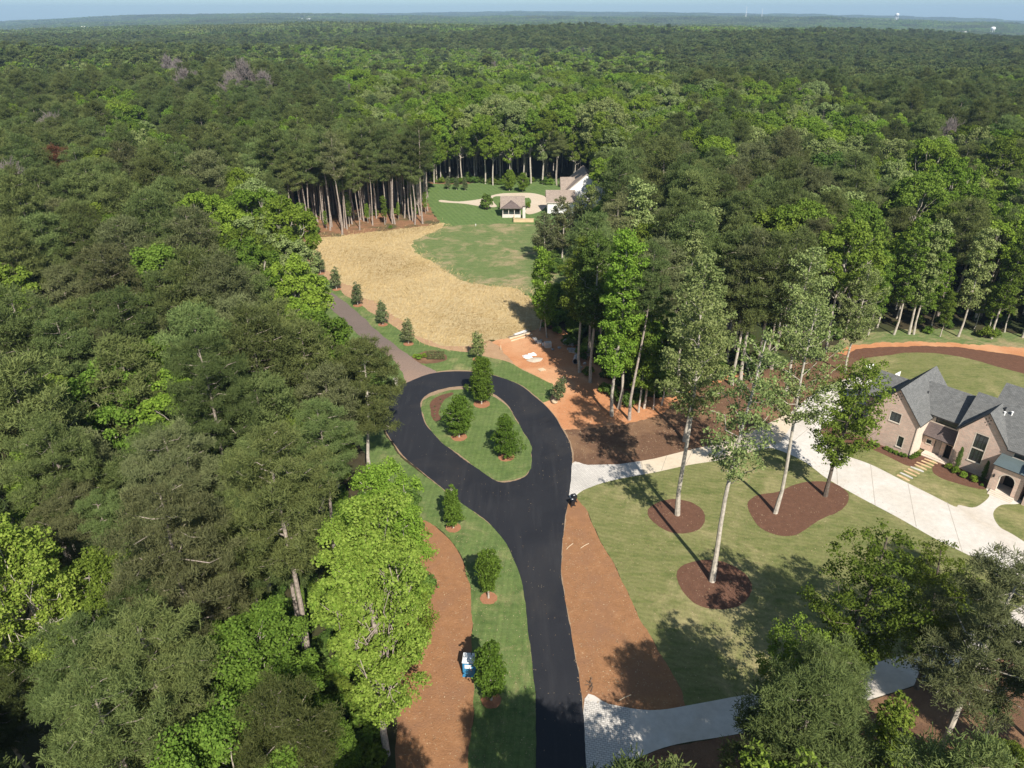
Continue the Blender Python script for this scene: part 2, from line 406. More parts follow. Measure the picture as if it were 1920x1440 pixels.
STRIP_OUT = [(590, 530), (606, 516), (640, 547), (681, 575), (715, 597), (771, 631), (802, 647), (837, 656), (881, 661), (915, 669), (956, 681), (993, 700), (1027, 716), (1037, 722), (1034, 740), (1024, 752), (960, 760), (800, 720), (740, 680), (650, 610)]
sheet('verge_lawn', STRIP_OUT, .016, M['strip'], 'curved green grass verge between the loop and the straw field', 'lawn', 4, .2)
sheet('clay_edge', [(575, 470), (622, 496), (665, 530), (706, 556), (742, 584), (795, 622), (840, 634), (884, 636), (925, 640), (960, 680), (985, 694), (1000, 705), (960, 700), (915, 672), (881, 664), (837, 659), (802, 650), (771, 634), (715, 600), (681, 578), (640, 550), (604, 520), (575, 500)], .010, M['edge_soil'], 'reddish soil edge between grass verge and straw field', 'soil', 4, .3)
LEFT_LAWN = [(560, 520), (590, 550), (634, 591), (684, 637), (738, 666), (775, 712), (738, 745), (716, 790), (745, 850), (800, 895), (850, 930), (925, 985), (955, 1021), (985, 1110), (1000, 1247), (1006, 1323), (1006, 1440), (1006, 1520), (868, 1520), (877, 1440), (886, 1367), (891, 1303), (891, 1263), (886, 1198), (886, 1142), (881, 1094), (865, 1045), (841, 1009), (807, 981), (770, 960), (700, 880), (640, 760), (600, 660), (560, 590)]
sheet('roadside_lawn', LEFT_LAWN, .012, M['strip'], 'long strip of green turf along the left side of the asphalt', 'lawn', 4, .15, 0, 'structure', 7)
sheet('pine_straw_bed', [(877, 1440), (886, 1367), (891, 1303), (891, 1263), (886, 1198), (886, 1142), (881, 1094), (865, 1045), (841, 1009), (807, 981), (780, 965), (740, 1010), (740, 1120), (740, 1240), (745, 1330), (742, 1440), (735, 1540), (865, 1540)], .008, M['straw_bed'], 'orange brown pine straw bed left of the turf strip', 'bed', 4, .12)
sheet('roadside_straw_bed', [(1067, 928), (1087, 932), (1103, 960), (1119, 1001), (1158, 1072), (1194, 1148), (1239, 1224), (1275, 1287), (1297, 1325), (1240, 1345), (1150, 1340), (1088, 1320), (1074, 1230), (1062, 1162), (1048, 1094), (1046, 1053), (1054, 981)], .008, M['straw_bed'], 'long orange pine straw bed between the asphalt and the olive lawn', 'bed', 4, .1)
sheet('front_lawn', [(1080, 925), (1125, 905), (1166, 895), (1231, 882), (1291, 868), (1362, 856), (1440, 835), (1500, 840), (1613, 930), (1753, 1007), (1893, 1080), (1935, 1103), (1990, 1140), (1925, 1160), (1780, 1215), (1651, 1252), (1440, 1310), (1370, 1320), (1295, 1328), (1275, 1287), (1239, 1224), (1194, 1148), (1158, 1072), (1119, 1001), (1103, 960)], .012, M['lawn'], 'broad olive green front lawn between the two concrete drives', 'lawn', 4, .12, 0, 'structure', 9)

UPPER_T = [(1073, 869), (1103, 872), (1159, 871), (1228, 860), (1291, 844), (1347, 832), (1387, 819), (1447, 791), (1483, 773), (1510, 750), (1560, 721), (1607, 708), (1660, 722), (1680, 748), (1640, 770), (1580, 780), (1540, 803), (1541, 815), (1553, 833), (1573, 850), (1630, 870), (1690, 900), (1750, 930), (1790, 950)]
UPPER_B = [(1798, 947), (1823, 952), (1840, 945), (1855, 930), (1850, 915), (1880, 915), (1915, 938), (1907, 945), (1877, 947), (1862, 963), (1873, 987), (1900, 1003), (1960, 1040), (2060, 1090), (2060, 1180), (1920, 1097), (1893, 1083), (1820, 1043), (1753, 1010), (1683, 970), (1613, 933), (1550, 897), (1510, 867), (1463, 845), (1431, 841), (1362, 860), (1291, 872), (1231, 885), (1166, 897), (1125, 907), (1094, 919), (1067, 932)]
drive = sheet('house_driveway', UPPER_T + UPPER_B, .030, M['concrete'], 'wide pale concrete driveway in front of the brick house', 'driveway', 4, 0, .03)
tan = sheet('driveway_lane', [(1168, 897), (1170, 870.5), (1228, 860), (1291, 844), (1347, 832), (1387, 819), (1447, 791), (1483, 773), (1490, 790), (1463, 830), (1431, 841), (1362, 860), (1291, 872), (1231, 885)], .036, M['concrete_tan'], 'narrow tan concrete lane joining the paver apron and the driveway', 'driveway', 0)
sheet('paver_apron', [(1072, 869), (1103, 872), (1159, 871), (1200, 865), (1206, 890), (1166, 897), (1125, 907), (1094, 919), (1067, 932), (1070, 900)], .042, M['paver'], 'pale cobble paver apron where the upper drive meets the asphalt', 'paving', 0)
sheet('lower_driveway', [(1096, 1311), (1141, 1320), (1194, 1330), (1240, 1331), (1295, 1322), (1370, 1308), (1440, 1295), (1540, 1272), (1651, 1240), (1777, 1203), (1911, 1139), (1990, 1090), (2060, 1150), (1920, 1217), (1830, 1250), (1732, 1279), (1678, 1297), (1500, 1350), (1373, 1378), (1275, 1394), (1217, 1412), (1170, 1440), (1140, 1490), (1102, 1500)], .030, M['concrete'], 'pale concrete lower drive crossing under the trees', 'driveway', 4, 0, .03)
sheet('lower_paver_apron', [(1096, 1312), (1141, 1321), (1180, 1328), (1192, 1425), (1170, 1440), (1138, 1488), (1102, 1498), (1099, 1440), (1097, 1370)], .036, M['paver'], 'shaded cobble paver apron at the mouth of the lower drive', 'paving', 0)
sheet('shaded_mulch', [(1170, 1441), (1217, 1413), (1275, 1395), (1373, 1379), (1500, 1352), (1678, 1298), (1830, 1252), (1960, 1200), (2150, 1300), (2000, 1500), (1900, 1700), (1150, 1700), (1120, 1530)], .008, M['mulch_brown'], 'shaded brown mulch ground below the lower drive', 'bed', 3, .1)
sheet('brown_mulch_bed', [(1056, 806), (1100, 804), (1144, 797), (1181, 794), (1240, 775), (1310, 728), (1450, 690), (1560, 660), (1620, 690), (1560, 722), (1510, 752), (1483, 775), (1447, 793), (1387, 821), (1347, 834), (1291, 846), (1228, 862), (1159, 873), (1103, 874), (1070, 871), (1066, 835)], .012, M['mulch_brown'], 'brown mulch slope between the woods and the upper drive', 'bed', 4, .25)
sheet('clay_yard', [(881, 652), (920, 640), (960, 628), (1000, 612), (1030, 600), (1080, 640), (1130, 690), (1200, 735), (1260, 745), (1330, 715), (1400, 700), (1330, 740), (1240, 790), (1190, 805), (1144, 812), (1056, 822), (1020, 800), (985, 740), (1010, 715), (985, 700), (956, 683), (915, 671)], .006, M['clay'], 'bare orange red clay yard beside the loop and the woods', 'ground', 4, .3)
sheet('back_lawn', [(1600, 700), (1607, 677), (1677, 664), (1733, 661), (1800, 669), (1867, 687), (1920, 701), (2000, 725), (2080, 780), (2110, 1120), (1960, 1048), (1870, 1000), (1790, 962), (1690, 906), (1573, 846), (1545, 812), (1640, 768)], .016, M['lawn'], 'olive lawn curving round behind the brick house', 'lawn', 4, .15, 0, 'structure', 5)
sheet('mulch_arc', [(1473, 745), (1500, 712), (1533, 690), (1607, 656), (1667, 651), (1733, 649), (1800, 652), (1867, 661), (1920, 668), (2010, 690), (2100, 740), (2080, 785), (2000, 728), (1920, 704), (1867, 690), (1800, 672), (1733, 664), (1677, 667), (1609, 680), (1560, 712), (1510, 748), (1485, 770)], .010, M['mulch'], 'dark red mulch band sweeping round the back lawn', 'bed', 4, .25)
sheet('clay_bank', [(1450, 720), (1520, 686), (1600, 648), (1667, 641), (1760, 641), (1860, 648), (1940, 656), (2060, 680), (2100, 735), (2010, 692), (1920, 672), (1800, 656), (1700, 654), (1600, 662), (1500, 715)], .006, M['clay'], 'orange clay strip at the foot of the woods behind the house', 'ground', 4, .5)

FIELD = [(575, 451), (643, 442), (734, 431), (790, 425), (831, 419), (821, 431), (799, 441), (777, 450), (771, 462), (781, 475), (802, 487), (827, 503), (852, 519), (884, 531), (927, 536), (962, 541), (984, 550), (1020, 575), (1018, 605), (996, 622), (959, 631), (915, 641), (884, 647), (846, 650), (806, 641), (777, 625), (752, 603), (715, 575), (681, 556), (643, 528), (606, 503), (570, 475)]
sheet('straw_field', FIELD, .022, M['straw'], 'golden dry straw field in the middle of the clearing', 'field', 4, .6)
sheet('patchy_lawn', [(750, 455), (790, 440), (835, 415), (900, 410), (1000, 418), (1060, 440), (1060, 540), (1010, 560), (962, 545), (884, 535), (827, 506), (781, 478)], .014, M['patchy'], 'sparse green grass with tan bare patches beyond the straw field', 'lawn', 4, .4)
sheet('bright_lawn', [(790, 346), (860, 346), (940, 337), (1060, 335), (1090, 400), (1060, 420), (1000, 421), (930, 419), (872, 422), (836, 424), (818, 409), (806, 385)], .018, M['far_lawn'], 'bright mown lawn in front of the white house', 'lawn', 4, .5)
sheet('wood_edge_grass', [(1440, 705), (1520, 670), (1600, 628), (1700, 618), (1800, 618), (1900, 624), (2050, 640), (2120, 700), (2040, 690), (1940, 662), (1800, 650), (1667, 650), (1600, 656), (1500, 700)], .003, M['patchy'], 'rough grass and weeds between the clay strip and the woods', 'grass', 4, .5)
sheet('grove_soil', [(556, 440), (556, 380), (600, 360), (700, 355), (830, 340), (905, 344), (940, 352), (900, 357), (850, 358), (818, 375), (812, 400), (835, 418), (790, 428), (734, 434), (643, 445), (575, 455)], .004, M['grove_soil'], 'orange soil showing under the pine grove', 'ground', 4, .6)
sheet('far_driveway', [(827, 375), (860, 378), (902, 373), (924, 366), (940, 363), (960, 362), (996, 362), (1021, 368), (1030, 378), (1015, 395), (992, 402), (985, 395), (996, 380), (992, 371), (984, 371), (930, 368), (925, 378), (931, 388), (902, 387), (870, 382), (827, 379)], .030, M['concrete_far'], 'curving tan driveway beside the white house', 'driveway', 4, 0)

def ellipse(px, py, rx, z, mat, name, label, sq=1.0, seed=0):
    cx, cy = at(px, py); s = at(px + rx, py)[0] - cx
    r = random.Random(seed); ph = r.uniform(0, 6)
    pts = [(cx + s * (1 + .05 * math.sin(3 * a + ph) + r.uniform(-.015, .015)) * math.cos(a), cy + s * sq * (1 + .05 * math.sin(2 * a + ph) + r.uniform(-.015, .015)) * math.sin(a)) for a in np.linspace(0, 2 * math.pi, 48, endpoint=False)]
    return tag(sheet_from(name, pts, z, mat, .02), label, 'mulch', None, 'structure')
ellipse(1338, 1094, 68, .030, M['mulch'], 'mulch_circle', 'round dark mulch circle under the nearest poplar on the lawn', 1.0, 1)
ellipse(1270, 967, 53, .030, M['mulch'], 'mulch_circle', 'small oval mulch circle under the slender poplar nearest the asphalt', .95, 2)
sheet('mulch_kidney', [(1403, 942), (1423, 928), (1457, 922), (1487, 910), (1523, 903), (1560, 905), (1587, 921), (1590, 940), (1573, 960), (1540, 973), (1517, 988), (1493, 1003), (1463, 1004), (1427, 990), (1407, 965)], .030, M['mulch'], 'kidney shaped mulch bed holding two trees beside the wide driveway', 'mulch', 4, .08, .02)
sheet('house_bed', [(1540, 806), (1560, 800), (1600, 815), (1650, 825), (1706, 850), (1745, 845), (1750, 858), (1743, 866), (1722, 874), (1700, 873), (1667, 857), (1640, 845), (1610, 835), (1587, 833), (1560, 832), (1545, 820)], .026, M['mulch'], 'dark mulch bed along the left brick gable', 'bed', 4, .05, .01)
sheet('entry_bed', [(1753, 869), (1780, 862), (1850, 905), (1850, 914), (1843, 918), (1817, 913), (1790, 905), (1767, 897), (1749, 885)], .026, M['mulch'], 'dark mulch bed with round shrubs below the tall window', 'bed', 4, .05, .01)
sheet('shrub_bed', [(768, 672), (780, 664), (800, 658), (820, 658), (837, 666), (838, 673), (825, 679), (800, 682), (780, 680)], .024, M['mulch_brown'], 'dark oval planting bed beside the lane', 'bed', 4, .15)

# control joints of the wide drive: thin strips a little proud of the slab
def joint_strips():
    bm = bmesh.new()
    def strip(p, q, z, w=.035):
        (x1, y1), (x2, y2) = at(*p), at(*q); L = math.hypot(x2 - x1, y2 - y1); nx, ny = -(y2 - y1) / L * w, (x2 - x1) / L * w
        bm.faces.new([bm.verts.new(v) for v in ((x1 + nx, y1 + ny, z), (x1 - nx, y1 - ny, z), (x2 - nx, y2 - ny, z), (x2 + nx, y2 + ny, z))])
    for p, q in (((1632, 870), (1641, 948)), ((1702, 905), (1718, 989)), ((1776, 942), (1804, 1034)), ((1568, 846), (1570, 908)), ((1560, 812), (1489, 795)), ((1520, 800), (1470, 842)), ((1600, 740), (1530, 765))):
        strip(p, q, .034)
    for p, q in (((1240, 883), (1250, 855)), ((1285, 873), (1300, 841)), ((1335, 865), (1350, 831)), ((1385, 854), (1395, 816)), ((1208, 890), (1202, 865))):
        strip(p, q, .0465)
    me = bpy.data.meshes.new('joint_lines'); bm.to_mesh(me); bm.free(); me.materials.append(M['joint'])
    o = link('joint_lines', me, drive)
joint_strips()

# ------------------------------------------------------------------ polygon mesh builder with automatic wall / roof UVs
class MB:
    def __init__(s): s.v = []; s.f = []; s.m = []
    def poly(s, pts, mi=0):
        b = len(s.v); s.v += [tuple(map(float, p)) for p in pts]; s.f.append(tuple(range(b, b + len(pts)))); s.m.append(mi)
    def box(s, x0, x1, y0, y1, z0, z1, mi=0):
        P = [(x0, y0, z0), (x1, y0, z0), (x1, y1, z0), (x0, y1, z0), (x0, y0, z1), (x1, y0, z1), (x1, y1, z1), (x0, y1, z1)]
        for q in ((0, 3, 2, 1), (4, 5, 6, 7), (0, 1, 5, 4), (1, 2, 6, 5), (2, 3, 7, 6), (3, 0, 4, 7)): s.poly([P[i] for i in q], mi)
    def slab(s, pts, th, mi=0, mi2=None):
        # pts: planar polygon, thickened straight down
        mi2 = mi if mi2 is None else mi2
        lo = [(p[0], p[1], p[2] - th) for p in pts]; n = len(pts)
        s.poly(pts, mi); s.poly(lo[::-1], mi2)
        for i in range(n): s.poly([pts[i], lo[i], lo[(i + 1) % n], pts[(i + 1) % n]], mi2)
    def tube(s, path, rad, sides=8, mi=0, cap=True):
        rings = []
        for i, p in enumerate(path):
            p = Vector(p); d = (Vector(path[min(i + 1, len(path) - 1)]) - Vector(path[max(i - 1, 0)])).normalized()
            a = d.orthogonal().normalized(); b = d.cross(a)
            r = rad[i] if isinstance(rad, (list, tuple)) else rad
            rings.append([p + a * (r * math.cos(2 * math.pi * k / sides)) + b * (r * math.sin(2 * math.pi * k / sides)) for k in range(sides)])
        for A, B in zip(rings, rings[1:]):
            for k in range(sides): s.poly([A[k], A[(k + 1) % sides], B[(k + 1) % sides], B[k]], mi)
        if cap: s.poly(rings[0][::-1], mi); s.poly(rings[-1], mi)
    def build(s, name, mats, parent=None):
        me = bpy.data.meshes.new(name); me.from_pydata(s.v, [], s.f)
        for m in (mats if isinstance(mats, (list, tuple)) else [mats]): me.materials.append(m)
        me.polygons.foreach_set('material_index', s.m)
        uv = me.uv_layers.new(name='UVMap').data
        for p in me.polygons:
            n = p.normal
            t = Vector((0, 0, 1)).cross(n)
            t = Vector((1, 0, 0)) if t.length < 1e-3 else t.normalized()
            b = n.cross(t)
            for li in p.loop_indices:
                c = me.vertices[me.loops[li].vertex_index].co
                uv[li].uv = (c.dot(t), c.dot(b))
        return link(name, me, parent)

def wall_open(mb, P, U, x0, x1, z0, z1, openings, depth, mi=0, rev=0):
    """a wall rectangle in the plane through P along U (unit, horizontal) with real recessed openings; N = outward"""
    N = Vector((U[1], -U[0], 0))
    U = Vector((U[0], U[1], 0)); P = Vector(P)
    def pt(x, z, d=0): return P + U * x + Vector((0, 0, z)) - N * d
    xs = sorted({x0, x1, *[o[0] for o in openings], *[o[1] for o in openings]})
    zs = sorted({z0, z1, *[o[2] for o in openings], *[o[3] for o in openings]})
    for a, b in zip(xs, xs[1:]):
        for c, d in zip(zs, zs[1:]):
            if any(o[0] <= a and b <= o[1] and o[2] <= c and d <= o[3] for o in openings): continue
            mb.poly([pt(a, c), pt(b, c), pt(b, d), pt(a, d)], mi)

def window(parent, P, U, a, b, c, d, cols=2, rows=1, inset=.14, sill=True, surround=M['trim_cream'], fr=.06):
    N = Vector((U[1], -U[0], 0)); Uv = Vector((U[0], U[1], 0)); P = Vector(P)
    def bx(mb, xa, xb, za, zb, d0, d1):
        pts = []
        for dd in (d0, d1):
            pts.append([P + Uv * x + Vector((0, 0, z)) - N * dd for x, z in ((xa, za), (xb, za), (xb, zb), (xa, zb))])
        A, B = pts
        mb.poly(A); mb.poly(B[::-1])
        for i in range(4): mb.poly([A[i], B[i], B[(i + 1) % 4], A[(i + 1) % 4]])
    f = MB()
    bx(f, a, a + fr, c, d, inset - .05, inset + .04); bx(f, b - fr, b, c, d, inset - .05, inset + .04)
    bx(f, a + fr, b - fr, c, c + fr, inset - .05, inset + .04); bx(f, a + fr, b - fr, d - fr, d, inset - .05, inset + .04)
    for k in range(1, cols):
        x = a + (b - a) * k / cols; bx(f, x - fr * .45, x + fr * .45, c + fr, d - fr, inset - .04, inset + .03)
    for k in range(1, rows):
        z = c + (d - c) * k / rows; bx(f, a + fr, b - fr, z - fr * .35, z + fr * .35, inset - .035, inset + .028)
    w = f.build('window', M['trim_dark'], parent)
    g = MB(); g.poly([P + Uv * x + Vector((0, 0, z)) - N * (inset + .01) for x, z in ((a + fr, c + fr), (b - fr, c + fr), (b - fr, d - fr), (a + fr, d - fr))])
    g.build('pane', M['glass'], w)
    if sill:
        rv = MB()
        for (xa, za), (xb, zb) in (((a, c), (b, c)), ((b, c), (b, d)), ((b, d), (a, d)), ((a, d), (a, c))):
            q = lambda x, z, dd: P + Uv * x + Vector((0, 0, z)) - N * dd
            rv.poly([q(xa, za, 0), q(xa, za, inset + .03), q(xb, zb, inset + .03), q(xb, zb, 0)])
        rv.build('reveal', surround, w)
        s = MB(); bx(s, a - .12, b + .12, c - .16, c - .003, -.07, .1); s.build('sill', surround, w)
        s = MB(); t = .11
        bx(s, a - t, a - .003, c, d + t, -.012, .08); bx(s, b + .003, b + t, c, d + t, -.012, .08); bx(s, a - .003, b + .003, d + .003, d + t, -.012, .08)
        s.build('surround', surround, w)
    return w
# ------------------------------------------------------------------ the brick house
def gable(mb, P, U, x0, x1, z0, za, op=None, mi=0):
    """gable wall above the eave line z0 with apex za; op = (a, b, ztop) notch of a tall opening"""
    P = Vector(P); U = Vector((U[0], U[1], 0))
    pt = lambda x, z: P + U * x + Vector((0, 0, z))
    xm = (x0 + x1) / 2; k = (za - z0) / (xm - x0)
    if not op:
        mb.poly([pt(x0, z0), pt(x1, z0), pt(xm, za)], mi); return
    a, b, zt = op; dx = (zt - z0) / k
    mb.poly([pt(x0, z0), pt(a, z0), pt(a, zt), pt(x0 + dx, zt)], mi)
    mb.poly([pt(b, z0), pt(x1, z0), pt(x1 - dx, zt), pt(b, zt)], mi)
    mb.poly([pt(x0 + dx, zt), pt(a, zt), pt(b, zt), pt(x1 - dx, zt), pt(xm, za)], mi)

def gable_roof(mb, axis, c0, c1, mid, half, zr, ze, over=.35, th=.18, mi=0, edge=1):
    """two slabs; axis 'y': the ridge runs along y at x=mid from c0 to c1"""
    k = (zr - ze) / half; h = half + over; zl = zr - k * h
    for sgn in (-1, 1):
        if axis == 'y':
            q = [(mid, c0, zr), (mid + sgn * h, c0, zl), (mid + sgn * h, c1, zl), (mid, c1, zr)]
        else:
            q = [(c0, mid, zr), (c1, mid, zr), (c1, mid + sgn * h, zl), (c0, mid + sgn * h, zl)]
        n = (Vector(q[1]) - Vector(q[0])).cross(Vector(q[2]) - Vector(q[0]))
        if n.z < 0: q = q[::-1]
        mb.slab(q, th, mi, edge)

X, Y, NX = (1, 0), (0, 1), (0, -1)
hs = empty('brick_house', (60.6, 91.6, 0), R(-50))
tag(hs, 'large pink brick house with steep grey shingle gables beside the wide driveway', 'house')
w = MB()
# left wing
wall_open(w, (0, 0, 0), X, -7.4, 0, 0, 5.75, [(-4.25, -2.72, 4.65, 5.75), (-2.3, -1.48, .9, 2.7)], .15)
gable(w, (0, 0, 0), X, -7.4, 0, 5.75, 10.05, (-4.25, -2.72, 6.2))
wall_open(w, (-7.4, 12, 0), NX, 0, 12, 0, 5.75, [], .1)
wall_open(w, (0, 12, 0), (-1, 0), 0, 7.4, 0, 5.75, [], .1)
gable(w, (0, 12, 0), (-1, 0), 0, 7.4, 5.75, 10.05)
wall_open(w, (0, 4.6, 0), Y, 0, 7.4, 5.0, 5.75, [], .1)
wall_open(w, (0, 0, 0), Y, 0, 12, 0, 5.0, [], .1, 1)  # side wall paler than the front: direct sun put into its colour
wall_open(w, (0, 0, 0), Y, 0, 4.6, 5.0, 5.75, [], .1, 1)
# garage wing behind
wall_open(w, (-10.6, 6.5, 0), X, 0, 3.2, 0, 4.4, [(.3, 2.9, .05, 2.6)], .1)
wall_open(w, (-10.6, 14, 0), NX, 0, 7.5, 0, 4.4, [], .1); gable(w, (-10.6, 14, 0), NX, 0, 7.5, 4.4, 7.2)
wall_open(w, (-7.4, 14, 0), (-1, 0), 0, 3.2, 0, 4.4, [], .1)
wall_open(w, (-7.4, 12, 0), Y, 0, 2, 0, 4.6, [], .1)
# link between the wings
wall_open(w, (0, 4.2, 0), X, 0, 4.5, 0, 6.2, [(.75, 3.85, 4.95, 6.05)], .15, 1)
wall_open(w, (4.5, 12, 0), (-1, 0), 0, 4.5, 0, 6.2, [], .1)
# main block with its cross gable
wall_open(w, (0, 2.5, 0), X, 4.5, 24, 0, 5.95, [(6.75, 8.4, 1.95, 5.95), (11.9, 14.6, 4.92, 5.75)], .15)
gable(w, (0, 2.497, 0), X, 4.5, 10.7, 5.95, 9.95, (6.75, 8.4, 6.42))
wall_open(w, (4.5, 16, 0), NX, 0, 13.5, 0, 5.95, [], .1)
w.poly([(4.5, 11.9, 5.95), (4.5, 2.5, 5.95), (4.5, 7.2, 10.05)])
wall_open(w, (24, 16, 0), (-1, 0), 0, 19.5, 0, 5.95, [], .1)
w.poly([(6.6, 16, 5.95), (6.6, 6.0, 5.95), (6.6, 11, 11.1)])
# right front wing (mostly outside the photo)
wall_open(w, (0, -.5, 0), X, 15.2, 22.4, 0, 5.75, [(18, 19.6, 1, 3)], .15); gable(w, (0, -.5, 0), X, 15.2, 22.4, 5.75, 9.9)
wall_open(w, (15.2, 2.5, 0), NX, 0, 3, 0, 5.75, [], .1); wall_open(w, (22.4, -.5, 0), Y, 0, 3, 0, 5.75, [], .1)
w.build('wall', [M['brick'], M['limestone_sunlit_brick']], hs)

r = MB(); gable_roof(r, 'y', -.25, 12.25, -3.7, 3.7, 10.25, 5.95)
a = r.build('roof', [M['shingle'], M['trim_dark']], hs)
vt = MB(); vt.tube([(-1.9, 6, 7.9), (-1.9, 6, 8.55)], .09); vt.build('vent_pipe', M['metal_dark'], a)
r = MB(); gable_roof(r, 'x', -10.9, -5.0, 10.25, 3.75, 7.4, 4.6); r.build('roof', [M['shingle'], M['trim_dark']], hs)
r = MB(); gable_roof(r, 'x', -2.6, 6.2, 8.1, 3.9, 9.35, 6.4, .4); r.build('roof', [M['shingle'], M['trim_dark']], hs)
r = MB(); kz = (10.5 - 6.15) / 4.7; zz = lambda y: 10.5 - kz * abs(7.2 - y)
q = [(4.2, 7.2), (4.2, 2.45), (7.6, 6.88), (10.98, 2.16), (24.3, 2.16), (24.3, 7.2)]
r.slab([(x, y, zz(y)) for x, y in q], .18, 0, 1)
r.slab([(4.2, 7.2, 10.5), (24.3, 7.2, 10.5), (24.3, 12.25, zz(12.25)), (4.2, 12.25, zz(12.25))], .18, 0, 1)
a = r.build('roof', [M['shingle'], M['trim_dark']], hs)
for x, y, z, mt in ((8.5, 5.6, 8.95, 'white_paint'), (9.3, 5.9, 9.2, 'white_paint'), (8.3, 6.1, 9.4, 'metal_dark')):
    vt = MB(); vt.tube([(x, y, z), (x, y, z + .5)], .11); vt.tube([(x, y, z + .5), (x, y, z + .62)], .17); vt.build('vent_pipe', M[mt], a)
r = MB()
for sgn in (1, -1):
    q = [(7.6, 2.2, 10.2), (7.6, 6.95, 10.2), (7.6 + 3.42 * sgn, 2.45, 6.02), (7.6 + 3.42 * sgn, 2.2, 6.02)]
    r.slab(q if sgn < 0 else q[::-1], .18, 0, 1)
r.build('roof', [M['shingle'], M['trim_dark']], hs)
r = MB(); gable_roof(r, 'x', 6.3, 24.3, 11, 5.0, 11.6, 6.2); r.build('roof', [M['shingle'], M['trim_dark']], hs)
r = MB(); gable_roof(r, 'y', -.75, 6.4, 18.8, 3.6, 10.1, 5.9); r.build('roof', [M['shingle'], M['trim_dark']], hs)
O3 = (0, 0, 0)
window(hs, O3, X, -4.25, -2.72, 4.65, 6.2, 2, 1)
window(hs, O3, X, -2.3, -1.48, .9, 2.7, 1, 1)
window(hs, (0, 4.2, 0), X, .75, 3.85, 4.95, 6.05, 4, 2, sill=False)
tw = window(hs, (0, 2.5, 0), X, 6.75, 8.4, 1.95, 6.42, 3, 4)
mbx = MB(); mbx.box(6.78, 8.37, 2.56, 2.63, 3.95, 4.12); mbx.build('transom', M['trim_cream'], tw)
window(hs, (0, 2.5, 0), X, 11.9, 14.6, 4.92, 5.75, 4, 1)
window(hs, (0, -.5, 0), X, 18, 19.6, 1, 3, 3, 2)
# attic vent holes in diamond pattern under both apexes, hole shade painted near-black
for x0, z0, y0 in ((-3.7, 8.85, -.004), (7.6, 8.75, 2.492)):
    for dx, dz in ((-.3, .25), (.3, .25), (0, 0), (-.3, -.3), (.3, -.3), (0, .55), (0, -.6)):
        d = MB(); d.box(x0 + dx - .075, x0 + dx + .075, y0, y0 + .003, z0 + dz - .085, z0 + dz + .085); d.build('gable_vent', M['void_shade'], hs)
# porch shed roof over the recessed entry
r = MB(); r.slab([(-.0, 2.75, 3.05), (4.49, 2.75, 3.05), (4.49, 4.19, 4.75), (0.0, 4.19, 4.75)], .14, 0, 1); r.build('porch_roof', [M['porch_roof'], M['trim_dark']], hs)
e = MB()
wall_open(e, (0, 3.35, 0), X, .01, 4.49, .28, 3.3, [(.62, 1.28, 1.55, 2.2), (1.75, 2.75, .28, 2.55), (3.3, 4.2, .28, 2.5)], .1)
e.build('entry_wall', M['brick'], hs)
window(hs, (0, 3.35, 0), X, .62, 1.28, 1.55, 2.2, 2, 2, surround=M['trim_cream'])
dn = MB(); dn.box(1.78, 2.72, 3.50, 3.58, .29, 2.53); dd = dn.build('door', M['door'], hs)
kn = MB(); kn.tube([(2.6, 3.50, 1.3), (2.6, 3.42, 1.3)], .035); kn.build('handle', M['metal_dark'], dd)
dv = MB(); dv.box(3.31, 4.19, 3.65, 3.7, .29, 2.49); dv.build('passage_shade', M['void_shade'], hs)  # flat dark panel in place of the shade within the doorway
st = MB(); st.box(.8, 4.49, 2.1, 3.34, 0, .28); st.box(.8, 4.3, 1.75, 2.09, 0, .14); st.build('entry_step', M['limestone_sunlit_brick'], hs)
